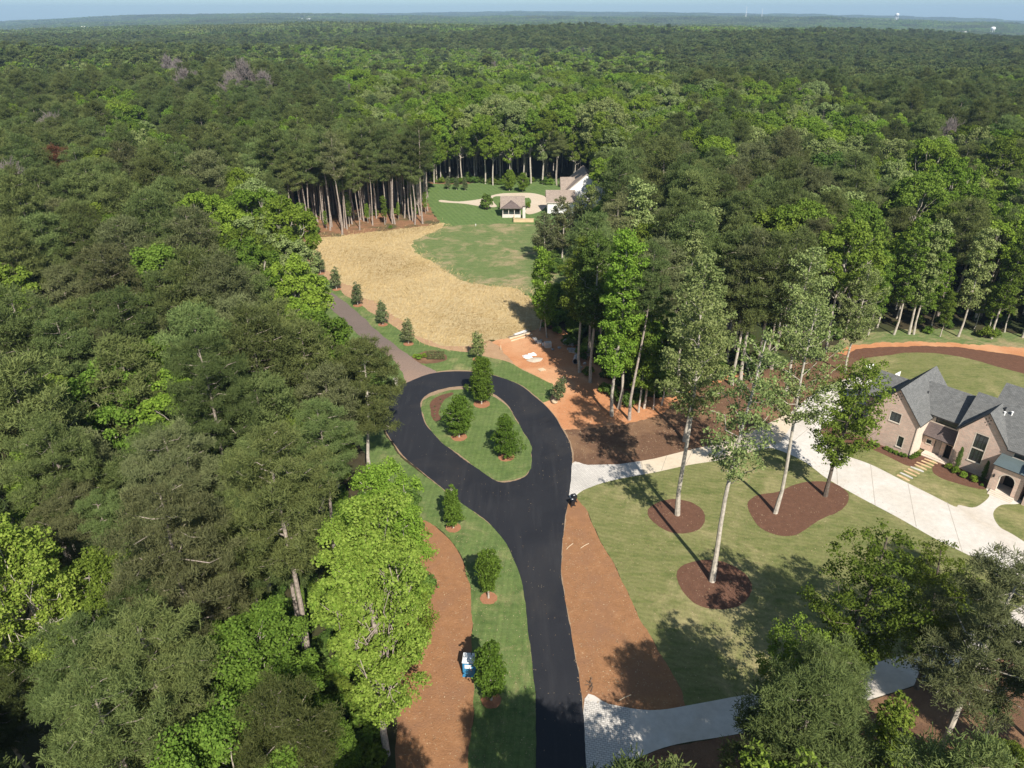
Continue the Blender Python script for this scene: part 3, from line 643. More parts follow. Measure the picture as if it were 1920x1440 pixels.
# arched porch
def arch_porch():
    p = MB(); x0, x1, xa, xb, zs, zc, zt, y0 = 10.7, 14.62, 11.75, 13.6, 2.25, 3.25, 4.15, -.05
    n = 14; arc = [(xa + (xb - xa) * (1 - math.cos(math.pi * i / n)) / 2, zs + (zc - zs) * math.sin(math.pi * i / n)) for i in range(n + 1)]
    pt = lambda x, z, y=y0: (x, y, z)
    p.poly([pt(x0, .3), pt(xa, .3), pt(xa, zs), pt(xa, zt), pt(x0, zt)]); p.poly([pt(xb, .3), pt(x1, .3), pt(x1, zt), pt(xb, zt), pt(xb, zs)])
    for (u1, v1), (u2, v2) in zip(arc, arc[1:]):
        p.poly([pt(u1, v1), pt(u2, v2), pt(u2, zt), pt(u1, zt)]); p.poly([pt(u1, v1), pt(u1, v1, .42), pt(u2, v2, .42), pt(u2, v2)], 1)
    p.poly([pt(xa, .3), pt(xa, .3, .42), pt(xa, zs, .42), pt(xa, zs)], 1); p.poly([pt(xb, .3), pt(xb, zs), pt(xb, zs, .42), pt(xb, .3, .42)], 1)
    wall_open(p, (x0, 2.5, 0), NX, 0, 2.55, .0, zt, [(.8, 1.7, 1.0, 2.9)], .1); wall_open(p, (x1, y0, 0), Y, 0, 2.5, 0, zt, [], .1)
    o = p.build('porch', [M['brick'], M['trim_cream']], hs)
    s = MB()
    for (u1, v1), (u2, v2) in zip(arc, arc[1:]):
        c = ((xa + xb) / 2, zs); f = lambda u, v, k: (c[0] + (u - c[0]) * k, y0 - .03, c[1] + (v - c[1]) * k)
        s.poly([f(u1, v1, 1.0), f(u2, v2, 1.0), f(u2, v2, 1.13), f(u1, v1, 1.13)])
    s.build('arch_trim', M['trim_cream'], o)
    d = MB(); d.box(xa + .1, xb - .1, 2.42, 2.49, .31, 2.9); dd = d.build('door', M['void_shade'], o)  # shade of the porch interior painted into the door colour
    d = MB(); d.box(xa + .55, xb - .55, 2.36, 2.415, 1.7, 2.5); d.build('glazing', M['glass'], dd)
    d = MB(); d.box(x0 + .02, x1 - .02, y0 + .02, 2.48, 0, .295); d.build('porch_floor', M['limestone_sunlit_brick'], o)
    q = MB(); q.slab([(x0 - .2, -.35, 4.28), (x1 + .2, -.35, 4.28), (x1 + .2, 2.49, 4.85), (x0 - .2, 2.49, 4.85)], .12, 0, 1); q.build('porch_roof', [M['green_metal'], M['trim_dark']], o)
    q = MB()
    for k in range(3): q.box(11.2, 14.2, -.5 - .38 * k, -.06 - (.38 * k if k else 0) + (-.0), 0, .26 - .085 * k)
    q.build('porch_step', M['limestone_sunlit_brick'], o)
    l = MB(); l.box(10.95, 11.15, -.28, -.1, 2.3, 2.7); l.tube([(11.05, -.06, 2.8), (11.05, -.2, 2.8), (11.05, -.2, 2.7)], .02); l.build('wall_lantern', M['metal_dark'], o)
arch_porch()
g = MB(); g.box(-10.28, -7.72, 6.6, 6.66, .06, 2.58); g.build('garage_door', M['white_paint'], hs)
for x, y in ((-.08, -.05), (4.58, 2.44)):
    dp = MB(); dp.tube([(x, y, .1), (x, y, 5.5)], .045, 6); dp.build('downpipe', M['trim_cream'], hs)

# ------------------------------------------------------------------ white house and its pavilion far across the clearing
wh = empty('white_house', (20, 246, 0))
tag(wh, 'white house with brown shingle roofs half hidden by trees beyond the clearing', 'house')
w = MB()
wall_open(w, (-8, -5, 0), X, 0, 9, 0, 4.0, [(2, 3.2, 1, 2.6), (6.6, 7.4, 1.4, 2.8)], .1); wall_open(w, (-8, 3, 0), NX, 0, 8, 0, 4.0, [], .1)
wall_open(w, (1, -5, 0), Y, 0, 8, 0, 4.0, [], .1)
wall_open(w, (-1, 2, 0), X, 0, 13, 0, 6.2, [(7, 8.4, 1, 3), (6.4, 7.8, 4.2, 5.7)], .1); gable(w, (-1, 2, 0), X, 0, 13, 6.2, 11.6)
wall_open(w, (-1, 17, 0), NX, 0, 15, 0, 6.2, [], .1); wall_open(w, (12, 2, 0), Y, 0, 15, 0, 6.2, [], .1)
wall_open(w, (12, 17, 0), (-1, 0), 0, 13, 0, 6.2, [], .1); gable(w, (12, 17, 0), (-1, 0), 0, 13, 6.2, 11.6)
w.build('wall', M['white_paint'], wh)
r = MB(); gable_roof(r, 'x', -8.6, 1.4, -1, 4.0, 7.0, 4.1, .5); r.build('roof', [M['shingle_brown'], M['trim_cream']], wh)
r = MB(); gable_roof(r, 'y', 1.6, 17.4, 5.5, 6.5, 11.8, 6.3, .5); r.build('roof', [M['shingle_brown'], M['trim_cream']], wh)
r = MB(); gable_roof(r, 'x', -3.2, 5.5, 8.5, 3.6, 9.4, 6.0, .3); r.build('roof', [M['shingle_brown'], M['trim_cream']], wh)
window(wh, (-8, -5, 0), X, 2, 3.2, 1, 2.6, 2, 2, surround=M['white_paint']); window(wh, (-8, -5, 0), X, 6.6, 7.4, 1.4, 2.8, 1, 2, surround=M['white_paint'])
window(wh, (-1, 2, 0), X, 7, 8.4, 1, 3, 2, 2, surround=M['white_paint']); window(wh, (-1, 2, 0), X, 6.4, 7.8, 4.2, 5.7, 2, 2, surround=M['white_paint'])

pv = empty('garden_pavilion', (0, 236, 0))
tag(pv, 'small open pavilion with brown roof and pale stone base near the white house', 'pavilion')
w = MB(); w.box(-3.2, 2.9, -.6, -.2, 0, 1.05); w.box(-3.2, -2.8, -.2, 6.5, 0, 1.05); w.box(2.5, 2.9, -.2, 6.5, 0, 1.05); w.build('base_wall', M['stone_pale'], pv)
w = MB(); w.box(-2.79, 2.49, 6.1, 6.5, 0, 3.2); w.build('rear_wall', M['brick'], pv)
w = MB(); w.box(-2.79, 2.49, -.19, 6.09, 0, .12); w.build('deck', M['stone_pale'], pv)
for x, y in ((-3.0, -.4), (-1.1, -.4), (.8, -.4), (2.7, -.4), (-3.0, 3), (2.7, 3)):
    p = MB(); p.box(x - .09, x + .09, y - .09, y + .09, 1.052, 3.15); p.build('post', M['stone_pale'], pv)
p = MB(); p.box(-2.9, 2.6, .1, .14, 1.06, 3.1); p.build('screen', M['glass'], pv)
r = MB(); gable_roof(r, 'x', -3.9, 4.3, 3.3, 3.6, 6.3, 3.55, .6); r.build('roof', [M['shingle_brown'], M['trim_cream']], pv)
r = MB()
A, B_, Cc, D_ = (-3.7, -1.3, 3.15), (3.1, -1.3, 3.15), (3.1, 2.2, 3.5), (-3.7, 2.2, 3.5); T, T2 = (-.3, .6, 5.0), (-.3, 2.4, 5.35)
r.poly([A, B_, T]); r.poly([B_, Cc, T2, T]); r.poly([D_, A, T, T2]); r.poly([A, D_, Cc, B_], 1)
r.build('porch_roof', [M['porch_roof'], M['trim_dark']], pv)
c = MB(); c.box(3.5, 4.4, -2.2, -1.2, 0, 3.9); ch = c.build('chimney', M['stone_pale'], pv)
c = MB(); c.box(3.4, 4.5, -2.3, -1.1, 3.9, 4.05); c.build('chimney_cap', M['porch_roof'], ch)
dw = MB(); dw.box(.5, 7.0, -6.5, -6.2, 0, 1.1); dw.box(.5, .8, -6.19, -1.5, 0, 1.1); dw.box(.4, 7.1, -6.6, -6.1, 1.1, 1.2)
tag(dw.build('terrace_wall', M['wood_tan'], None), 'low tan terrace wall in front of the pavilion chimney', 'wall')
bpy.data.objects['terrace_wall'].location = (0, 236, 0)
# ------------------------------------------------------------------ trees: quad clouds for foliage, tapered tubes for wood
def norm(a): return a / np.maximum(np.linalg.norm(a, axis=-1, keepdims=True), 1e-9)

def mesh_quads(name, groups):
    """groups: list of (quads (N,4,3), rnd (N,), material)"""
    groups = [g for g in groups if len(g[0])]
    q = np.concatenate([g[0] for g in groups]).astype(np.float32); n = len(q)
    rnd = np.concatenate([g[1] for g in groups]).astype(np.float32)
    mi = np.concatenate([np.full(len(g[0]), i, np.int32) for i, g in enumerate(groups)])
    me = bpy.data.meshes.new(name)
    me.vertices.add(n * 4); me.loops.add(n * 4); me.polygons.add(n)
    me.vertices.foreach_set('co', q.reshape(-1))
    me.loops.foreach_set('vertex_index', np.arange(n * 4, dtype=np.int32))
    me.polygons.foreach_set('loop_start', np.arange(n, dtype=np.int32) * 4)
    me.polygons.foreach_set('material_index', mi)
    me.update(calc_edges=True)
    at_ = me.attributes.new('rnd', 'FLOAT', 'FACE'); at_.data.foreach_set('value', rnd)
    for g in groups: me.materials.append(g[2])
    return me

def leaves(rng, C, Rr, per, size, flat=.8, shell=.62, jit=.75, up=.35):
    """leaf sprays on the outside of many small lumps; C (K,3), Rr (K,)"""
    K = len(C); n = K * per
    d = norm(rng.normal(size=(n, 3))); d[:, 2] = np.where((d[:, 2] < -.35) & (rng.random(n) < .75), -d[:, 2], d[:, 2])
    c = np.repeat(C, per, 0); r = np.repeat(Rr, per) * (shell + (1.06 - shell) * rng.random(n))
    sc = np.array([1, 1, flat])
    p = c + d * sc * r[:, None]
    nn = norm(d + jit * rng.normal(size=(n, 3)) + np.array([0, 0, up]))
    t = norm(np.cross(nn, rng.normal(size=(n, 3)))); b = np.cross(nn, t)
    s = (size * (.65 + .7 * rng.random(n)))[:, None]
    q = np.stack([p + t * s, p + b * s * .62, p - t * s * .9, p - b * s * .62], 1)
    return q, rng.random(n)

def needles(rng, C, Rr, tufts, L, wid, blades=5, flat=.7, up=.55):
    K = len(C); n = K * tufts
    d = norm(rng.normal(size=(n, 3))); d[:, 2] = np.where((d[:, 2] < -.2) & (rng.random(n) < .8), -d[:, 2], d[:, 2])
    p = np.repeat(C, tufts, 0) + d * np.array([1, 1, flat]) * (np.repeat(Rr, tufts) * (.55 + .45 * rng.random(n)))[:, None]
    tr = rng.random(n)
    ax = norm(d + np.array([0, 0, up]))
    p = np.repeat(p, blades, 0); ax = np.repeat(ax, blades, 0); m = n * blades
    dr = norm(ax + .75 * rng.normal(size=(m, 3)))
    side = norm(np.cross(dr, np.array([.15, -.45, 1.0]) + .55 * rng.normal(size=(m, 3))))
    l = (L * (.7 + .6 * rng.random(m)))[:, None]; w = (wid * (.7 + .6 * rng.random(m)))[:, None]
    tip = p + dr * l
    q = np.stack([p - side * w * .3, p + side * w * .3, tip + side * w * .55, tip - side * w * .55], 1)
    return q, np.clip(np.repeat(tr, blades) * .7 + rng.random(m) * .3, 0, 1)

def fuzz(rng, C, Rr, kids=10, blades=15, kr=.34, wid=.03, spread=1.0):
    """pine foliage: every lump breaks into many small fuzzy tufts of short needles"""
    K = len(C) * kids; d = norm(rng.normal(size=(K, 3))); d[:, 2] = np.where(d[:, 2] < -.15, -d[:, 2] * .7, d[:, 2])
    c = np.repeat(C, kids, 0) + d * np.array([1, 1, .9]) * (np.repeat(Rr, kids) * spread * rng.uniform(.45, 1.0, K))[:, None]
    r = kr * rng.uniform(.7, 1.3, K); tone = rng.random(K)
    n = K * blades; rr = np.repeat(r, blades)
    o = rng.normal(size=(n, 3)) * np.array([1, 1, .9]) * (rr * .42)[:, None]
    dr = norm(o / rr[:, None] * 1.2 + rng.normal(size=(n, 3)) * .55 + np.array([0, 0, .45]))
    p = np.repeat(c, blades, 0) + o; l = (rr * rng.uniform(.6, 1.1, n))[:, None]
    side = norm(np.cross(dr, np.array([.15, -.45, 1.0]) + .7 * rng.normal(size=(n, 3)))) * (wid * rng.uniform(.7, 1.3, n))[:, None]
    q = np.stack([p - side * .8, p + side * .8, p + dr * l + side * .7, p + dr * l - side * .7], 1)
    return q, np.clip(np.repeat(tone, blades) * .6 + rng.random(n) * .4, 0, 1)

def tube_q(path, rad, sides=6):
    path = np.asarray(path, float); rad = np.asarray(rad, float); n = len(path)
    d = np.gradient(path, axis=0); d = norm(d)
    a = norm(np.cross(d, np.array([.31, .95, .07]))); b = np.cross(d, a)
    an = np.linspace(0, 2 * np.pi, sides, endpoint=False)
    ring = path[:, None] + rad[:, None, None] * (a[:, None] * np.cos(an)[None, :, None] + b[:, None] * np.sin(an)[None, :, None])
    r2 = np.roll(ring, -1, 1)
    return np.stack([ring[:-1], r2[:-1], r2[1:], ring[1:]], 2).reshape(-1, 4, 3)

def limb(rng, p0, p1, r0, r1, n=4, wob=.08):
    p0 = np.array(p0, float); p1 = np.array(p1, float); L = np.linalg.norm(p1 - p0)
    t = np.linspace(0, 1, n)[:, None]
    pts = p0 + (p1 - p0) * t + rng.normal(size=(n, 3)) * wob * L * (np.sin(np.pi * t)) + np.array([0, 0, .1 * L]) * (t * t - t)
    return tube_q(pts, np.linspace(r0, r1, n), 5)

PROF = {
    'pine': lambda s: np.sqrt(np.maximum(0, 1 - s ** 2.2)) * (.62 + .38 * np.minimum(1, s / .28)),
    'ovoid': lambda s: np.sin(np.pi * (.10 + .88 * s) ** .85) ** .8,
    'cone': lambda s: (1 - s) ** .8 * (.75 + .25 * np.minimum(1, s / .15)) + .04,
    'column': lambda s: .75 * np.sin(np.pi * (.12 + .86 * s)) ** .45,
    'vase': lambda s: np.sin(np.pi * (.06 + .90 * s)) ** .7 * (.55 + .45 * s),
}

def branchy(seed, h, Rc, base, nb, prof, br, step=.36, lean=(0, 0), r0=.22, rise=.35, flat=.7, limb_r=.06, keep=1.0, topblob=True):
    """trunk + limbs as quads, foliage lumps as centres and radii"""
    rng = np.random.default_rng(seed)
    zt = np.linspace(0, h * .97, 9); ph = rng.uniform(0, 6.28, 2)
    ax = lambda z: np.array([lean[0] * z / h + .012 * h * math.sin(z / h * 5 + ph[0]) * min(1, z / 3), lean[1] * z / h + .012 * h * math.sin(z / h * 4 + ph[1]) * min(1, z / 3), z])
    path = np.array([ax(z) for z in zt]); path[0, 2] = -.3
    rad = r0 * (1 - .88 * zt / zt[-1]) ** .75; rad[0] *= 1.35
    wood = [tube_q(path, rad, 8)]
    C, Rr = [], []; a = rng.uniform(0, 6.28)
    for k in range(nb):
        s = (k + rng.uniform(.1, .9)) / nb
        z = h * (base + (1 - base) * s * .985); L = Rc * float(PROF[prof](s)) * rng.uniform(.72, 1.12)
        a += 2.4 + rng.uniform(-.5, .5)
        if rng.random() > keep: continue
        z0 = max(h * base * .8, z - L * rise); p0 = ax(z0)
        e = p0 + np.array([math.cos(a) * L, math.sin(a) * L, z - z0])
        wood.append(limb(rng, p0, e, limb_r * (1.2 - .7 * s), .018))
        f = 1.0
        while f > .12 and L * f > .25:
            c = p0 + (e - p0) * f + rng.normal(size=3) * np.array([.3, .3, .12]) * br
            C.append(c); Rr.append(br * rng.uniform(.7, 1.2) * (.75 + .35 * f))
            if f > .4 and rng.random() < .75:      # side spray
                sd = np.array([-math.sin(a), math.cos(a), .1]) * rng.choice([-1, 1]) * br * rng.uniform(.9, 1.7)
                C.append(c + sd); Rr.append(br * rng.uniform(.6, 1.0))
            f -= step * br / max(L * step, .6) * rng.uniform(.85, 1.15) if L > 0 else 1
    if topblob:
        C.append(ax(h - br * .5)); Rr.append(br * .8)
    return rng, np.concatenate(wood), np.array(C), np.array(Rr)

def lobed(seed, h, Rc, base, nl, sub, lean=(0, 0), r0=.25, tall=1.0, low=-.55, lf=.38):
    """round hardwood: big lobes carried by limbs, each lobe made of small lumps on its outside"""
    rng = np.random.default_rng(seed)
    top = h; zc = h * (base + (1 - base) * .48); hz = h * (1 - base) * .5
    wood = []; C, Rr = [], []
    n = 8; zt = np.linspace(-.3, zc + hz * .35, n)
    path = np.stack([lean[0] * zt / h + .15 * np.sin(zt * .4 + seed), lean[1] * zt / h + .15 * np.cos(zt * .33 + seed), zt], 1)
    wood.append(tube_q(path, r0 * (1 - .6 * np.linspace(0, 1, n)), 8))
    for k in range(nl):
        u = (k + .5) / nl; el = math.asin(low + (1 - low) * u); az = k * 2.39996 + rng.uniform(-.35, .35)
        rr = rng.uniform(.58, .88)
        c = np.array([lean[0] + math.cos(az) * math.cos(el) * Rc * rr, lean[1] + math.sin(az) * math.cos(el) * Rc * rr, zc + math.sin(el) * hz * rr])
        lr = Rc * rng.uniform(.36, .52)
        zs = max(h * base * .7, zc - hz + (c[2] - zc + hz) * .35)
        wood.append(limb(rng, (lean[0] * zs / h, lean[1] * zs / h, zs), c, r0 * lf, .025, 5))
        d = norm(rng.normal(size=(sub, 3))); out = norm(c - np.array([lean[0], lean[1], zc - hz * .4]))
        flip = (d @ out) < -.15; d[flip] = -d[flip]
        C.append(c + d * np.array([1, 1, .85 * tall]) * lr * rng.uniform(.6, 1.0, (sub, 1))); Rr.append(lr * rng.uniform(.30, .48, sub))
        for q in range(2):
            wood.append(limb(rng, c - out * lr * .5, c + d[q] * lr * .9, .035, .012, 3))
    return rng, np.concatenate(wood), np.concatenate(C), np.concatenate(Rr)

def inner(m, h, lo, Rc, n=95):
    """leafy lumps inside the crown too, thicker towards the middle"""
    g = m[0]; s = g.random(n); a = g.uniform(0, 6.28, n); r = Rc * .62 * np.sqrt(g.random(n)) * np.sin(np.pi * (.2 + .72 * s))
    C = np.stack([r * np.cos(a), r * np.sin(a), h * (lo + (.9 - lo) * s)], 1)
    return g, m[1], np.concatenate([m[2], C]), np.concatenate([m[3], g.uniform(.5, .9, n)])

PROTO = {}; HAND = []
def proto(key, wood, crown, bark, leafm):
    q, r = crown
    PROTO[key] = dict(trunk=mesh_quads('trunk', [(wood, np.full(len(wood), .5), bark)]), crown=mesh_quads('crown', [(q, r, leafm)]), both=None, q=q, r=r, wood=wood, bark=bark, leaf=leafm)

# forest pines: domed heads on long bare trunks
NP = 6
for i in range(NP):
    h = 22.5 + (i % 4) * 1.3
    rng, wd, C, Rr = branchy(100 + i, h, 4.3 + .35 * (i % 3), .52 + .04 * (i % 2), 34, 'pine', 1.0, .4, (.6 * math.sin(i), .6 * math.cos(i * 2)), .27, .30, .6, .075, .94)
    proto(('pine', i), wd, fuzz(rng, C, Rr, 10, 15, .42, .042), M['bark'], M['pine'])
# the same pines with finer needles for the trees closest to the camera
for i in range(4):
    h = 22.5 + (i % 4) * 1.3
    rng, wd, C, Rr = branchy(120 + i, h, 4.4 + .3 * (i % 3), .52 + .04 * (i % 2), 38, 'pine', .95, .42, (.6 * math.sin(i), .6 * math.cos(i * 2)), .27, .30, .6, .075, .93)
    proto(('near', i), wd, fuzz(rng, C, Rr, 13, 22, .30, .022, .86), M['bark'], M['pine'])
# grove pines: longer trunk, thinner head
for i in range(3):
    rng, wd, C, Rr = branchy(140 + i, 24 + i, 3.3, .60, 20, 'pine', .9, .4, (.4 * math.sin(i * 3), .4), .22, .25, .6, .055, .92)
    proto(('grove', i), wd, fuzz(rng, C, Rr, 9, 15, .42, .045), M['bark'], M['pine'])
NB = 6
for i in range(NB):
    h = 20.0 + (i % 3) * 1.6
    rng, wd, C, Rr = lobed(200 + i, h, 4.6 + .35 * (i % 3), .34, 13 + i % 3, 11, (.3 * math.cos(i), .3 * math.sin(i)), .26)
    proto(('broad', i), wd, leaves(rng, C, Rr, 92, .215, .85), M['bark_pale'], M['leaf_mid'])
for i in range(3):
    rng, wd, C, Rr = lobed(240 + i, 20 + i, 4.6 + .3 * i, .34, 14, 12, (.3 * math.cos(i), .3 * math.sin(i)), .26)
    proto(('nearleaf', i), wd, leaves(rng, C, Rr, 210, .125, .85), M['bark_pale'], M['leaf_mid'])
# woodland edge hardwoods: narrow, leafy down the stem
for i in range(3):
    rng, wd, C, Rr = branchy(260 + i, 22 + 2 * i, 3.1, .30, 40, 'column', .85, .42, (.5 * math.sin(i * 2), .5 * math.cos(i)), .22, .5, .8, .05, .95)
    proto(('edge', i), wd, leaves(rng, C, Rr, 60, .20, .85), M['bark_pale'], M['leaf_bright'])
# bare grey trees
for i in range(2):
    rng, wd, C, Rr = branchy(280 + i, 20, 4.2, .35, 44, 'ovoid', .8, .4, (0, 0), .22, .6, .8, .05, .95)
    tw = []
    for c, r in zip(C, Rr):
        for _ in range(15): tw.append(limb(rng, c - np.array([0, 0, .3]), c + rng.normal(size=3) * r * .9 + np.array([0, 0, r]), .055, .03, 3))
    tw = np.concatenate(tw); proto(('bare', i), wd, (tw, rng.random(len(tw))), M['bark_pale'], M['twig_grey'])

def both_mesh(key, leafm=None):
    p = PROTO[key]
    return mesh_quads('forest_tree', [(p['q'], p['r'], leafm or p['leaf']), (p['wood'], np.full(len(p['wood']), .5), p['bark'])])

def place_tree(kind, key, loc, label, group=None, rz=0.0, sc=1.0, scz=None, leafm=None, bark=None, cat='tree', crown='crown'):
    p = PROTO[key]
    if kind.endswith('tree') and sc * (scz or 1) > .5: HAND.append((loc[0], loc[1]))
    t = empty(kind, loc, rz); t.scale = (sc, sc, scz or sc)
    tag(t, label, cat, group)
    for nm, me in (('trunk', p['trunk']), (crown, p['crown'])):
        o = link(nm, me, t)
        mt = leafm if nm == crown else bark
        if mt: o.material_slots[0].link = 'OBJECT'; o.material_slots[0].material = mt
    return t

def hero(key, made, leafq, bark, leafm):
    proto(key, made[1], leafq, bark, leafm)

def base(px, py): x, y = at(px, py); return (x, y, 0)

# --- tulip poplars on the lawn: thin straight pale trunks, loose speckled crowns
def poplar(seed, h, Rc, bs, nb, br, per, lean, keep=1.0, r0=.30, size=.20, prof='ovoid', step=.45):
    m = branchy(seed, h, Rc, bs, nb, prof, br, step, lean, r0, .75, .9, .055, keep)
    return m, leaves(m[0], m[2], m[3], per, size, .9, .35, 1.1, .2)
m, lv = poplar(301, 32.0, 4.0, .50, 44, .76, 27, (1.3, 1.2), .80, size=.165); hero('poplar_a', m, lv, M['bark_pale'], M['leaf_pale'])
place_tree('poplar_tree', 'poplar_a', base(1335, 1090), 'tall thin poplar rising from the round mulch circle nearest the lower drive')
m, lv = poplar(302, 31.5, 4.2, .52, 46, .85, 42, (-.2, .6), .92, size=.17); hero('poplar_b', m, lv, M['bark_pale'], M['leaf_pale'])
place_tree('poplar_tree', 'poplar_b', base(1270, 965), 'slender poplar with pale speckled crown rising from the small oval mulch circle')
m, lv = poplar(303, 30.5, 4.6, .50, 42, .82, 32, (.3, .8), .85, .26, size=.17); hero('poplar_c', m, lv, M['bark_pale'], M['leaf_pale'])
place_tree('poplar_tree', 'poplar_c', base(1453, 962), 'thin pale trunk poplar at the left end of the kidney mulch bed')
m, lv = poplar(304, 20.5, 5.6, .26, 44, .85, 46, (1.6, .6), .95, .28, .17, 'vase'); hero('elm_d', m, lv, M['bark_dark'], M['leaf_mid'])
place_tree('broadleaf_tree', 'elm_d', base(1547, 930), 'dark trunked leafy tree at the right end of the kidney mulch bed')
m, lv = poplar(309, 27, 5.0, .36, 40, 1.0, 44, (.2, .3), .95, .26); hero('poplar_e', m, lv, M['bark_pale'], M['leaf_pale'])
place_tree('poplar_tree', 'poplar_e', base(1470, 745), 'pale green loose tree standing behind the driveway bend')
place_tree('poplar_tree', 'poplar_e', base(1585, 700), 'pale airy tree beside the motor court and basketball hoops', rz=2.2, sc=.78)
# --- bright hardwoods at the wood edge by the clay yard
m, lv = poplar(305, 31.5, 3.6, .27, 60, .95, 66, (.4, .5), .97, .27, .20, 'column'); hero('edge_a', m, lv, M['bark_pale'], M['leaf_bright'])
place_tree('broadleaf_tree', 'edge_a', base(1147, 780), 'tallest bright green tree at the corner of the clay yard, leafy down its trunk')
place_tree('broadleaf_tree', 'edge_a', base(1160, 766), 'bright green tall tree just behind the corner tree of the clay yard', rz=2.1, sc=.95)
m, lv = poplar(306, 30, 4.2, .42, 46, 1.0, 70, (.3, .3), .95, .30, .20); hero('edge_b', m, lv, M['bark_pale'], M['leaf_mid'])
place_tree('broadleaf_tree', 'edge_b', base(1283, 827), 'tall double stemmed tree on the brown mulch beside the upper drive', leafm=M['leaf_pale'])
place_tree('broadleaf_tree', 'edge_b', base(1107, 717), 'dark slim tree in the shaded wood edge above the clay yard', rz=1.2, sc=.92, leafm=M['leaf_dark'])
place_tree('broadleaf_tree', 'edge_b', base(1087, 698), 'slim green tree behind the dark mouthed pipe at the wood edge', rz=2.6, sc=.86)
m, lv = poplar(307, 19, 2.6, .22, 40, .8, 50, (-1.6, .4), .95, .16, .18, 'column'); hero('birchy', m, lv, M['bark_pale'], M['leaf_bright'])
place_tree('broadleaf_tree', 'birchy', base(1026, 633), 'leaning slim white trunked tree at the straw field corner')
place_tree('broadleaf_tree', 'birchy', base(1012, 620), 'thin light green tree beside the stacked boards and straw field', rz=2.0, sc=.85)
m = branchy(308, 29, 3.6, .62, 20, 'pine', .85, .45, (2.2, 3.0), .24, .1, .7, .06, .85); hero('lean_pine', m, fuzz(m[0], m[2], m[3], 10, 16, .40, .04), M['bark'], M['pine'])
place_tree('pine_tree', 'lean_pine', base(1180, 787), 'leaning thin pine with bare grey trunk beside the clay yard corner')
for k, (px, py, s, lb) in enumerate(((1197, 773, .62, 'short slim tree standing just right of the leaning pine'), (1207, 766, .70, 'second slim tree right of the leaning pine'), (1240, 760, .55, 'small green tree in the shade at the top of the brown mulch'), (1225, 768, .45, 'low sapling between slim trunks above the brown mulch'))):
    place_tree('broadleaf_tree', ('edge', k % 3), base(px, py), lb, rz=k, sc=s * 1.2, leafm=M['leaf_dark'] if k > 1 else M['leaf_mid'])
# three pines whose pale stems show behind the poplars
for k, (px, py, s, lb) in enumerate(((1372, 722, 1.05, 'left pine of three with pale stems behind the poplars'), (1388, 716, 1.14, 'middle pine of three with pale stems behind the poplars'), (1420, 722, 1.10, 'right pine of three with pale stems behind the poplars'))):
    place_tree('pine_tree', ('pine', k), base(px, py), lb, rz=k * 2.0, sc=s, leafm=M['pine_grey'] if k == 1 else None, bark=M['bark_pale'])
# trees half hiding the white house
m, lv = poplar(311, 16, 4.0, .22, 34, .95, 56, (0, 0), .95, .2, .19); hero('grey_oak', m, lv, M['bark_pale'], M['pine_grey'])
for k, (px, py, s, lb) in enumerate(((1020, 492, .84, 'grey green loose tree standing in front of the white house'), (1054, 484, 1.05, 'taller grey green tree to the right in front of the white house'), (1098, 474, 1.15, 'dark tree covering the right side of the white house'))):
    place_tree('broadleaf_tree', 'grey_oak', base(px, py), lb, rz=k * 2.1, sc=s, leafm=M['pine_grey'] if k < 2 else M['pine'])
# --- left side pine leaning out over the loop
m = branchy(320, 20.5, 6.0, .40, 34, 'pine', .9, .46, (.9, .3), .27, .12, .6, .075, .8); hero('loop_pine', m, fuzz(m[0], m[2], m[3], 12, 18, .36, .034), M['bark_pale'], M['pine'])
place_tree('pine_tree', 'loop_pine', base(693, 882), 'solitary pine with bare lower trunk reaching over the left curve of the loop')
place_tree('pine_tree', ('pine', 4), base(640, 800), 'dark pine immediately behind the solitary pine at the loop', sc=.80, rz=.7, leafm=M['pine_grey'])
# --- lime green tree in the lower left
m = inner(lobed(330, 31.0, 3.7, .13, 38, 11, (.3, .8), .34, 1.15, -.86, .15), 31, .15, 3.7); lv = leaves(m[0], m[2], m[3], 105, .125, .9, .5, .9); hero('lime_big', m, lv, M['bark'], M['leaf_lime'])
place_tree('broadleaf_tree', 'lime_big', (-11.4, 42.5, 0), 'large lime green tree with pale limbs beside the pine straw bed')
m = inner(lobed(331, 26.0, 3.8, .18, 26, 11, (0, .4), .28, 1.05, -.8, .17), 26, .2, 3.8); lv = leaves(m[0], m[2], m[3], 95, .13, .9, .5, .9); hero('lime_two', m, lv, M['bark_pale'], M['leaf_bright'])
place_tree('broadleaf_tree', 'lime_two', (-12.2, 54.0, 0), 'bright green tree tucked behind the large lime green tree', sc=.95)
place_tree('broadleaf_tree', 'lime_two', (-40.0, 44.5, 0), 'lime green tree with pale twigs at the left margin among pines', rz=2.0, sc=1.02, leafm=M['leaf_lime'])
place_tree('broadleaf_tree', 'lime_two', (-35.5, 47.0, 0), 'mid green tree between the left margin lime tree and a dark pine', rz=1.0, sc=.78, leafm=M['leaf_mid'])
place_tree('broadleaf_tree', ('nearleaf', 1), (-20.8, 40.0, 0), 'deep green rounded tree left of the large lime green tree', rz=.4, sc=.92, leafm=M['leaf_mid'])
place_tree('broadleaf_tree', ('nearleaf', 2), (-15.6, 37.5, 0), 'leafy green understorey tree beside the lime tree trunk', rz=.4, sc=.55, leafm=M['leaf_mid'])
m, lv = poplar(340, 8.5, 2.1, .25, 26, .6, 34, (.5, .2), .9, .08, .12, 'ovoid'); hero('sapling', m, lv, M['bark_dark'], M['leaf_bright'])
place_tree('broadleaf_tree', 'sapling', base(782, 1222), 'wispy light green sapling growing in the pine straw bed')
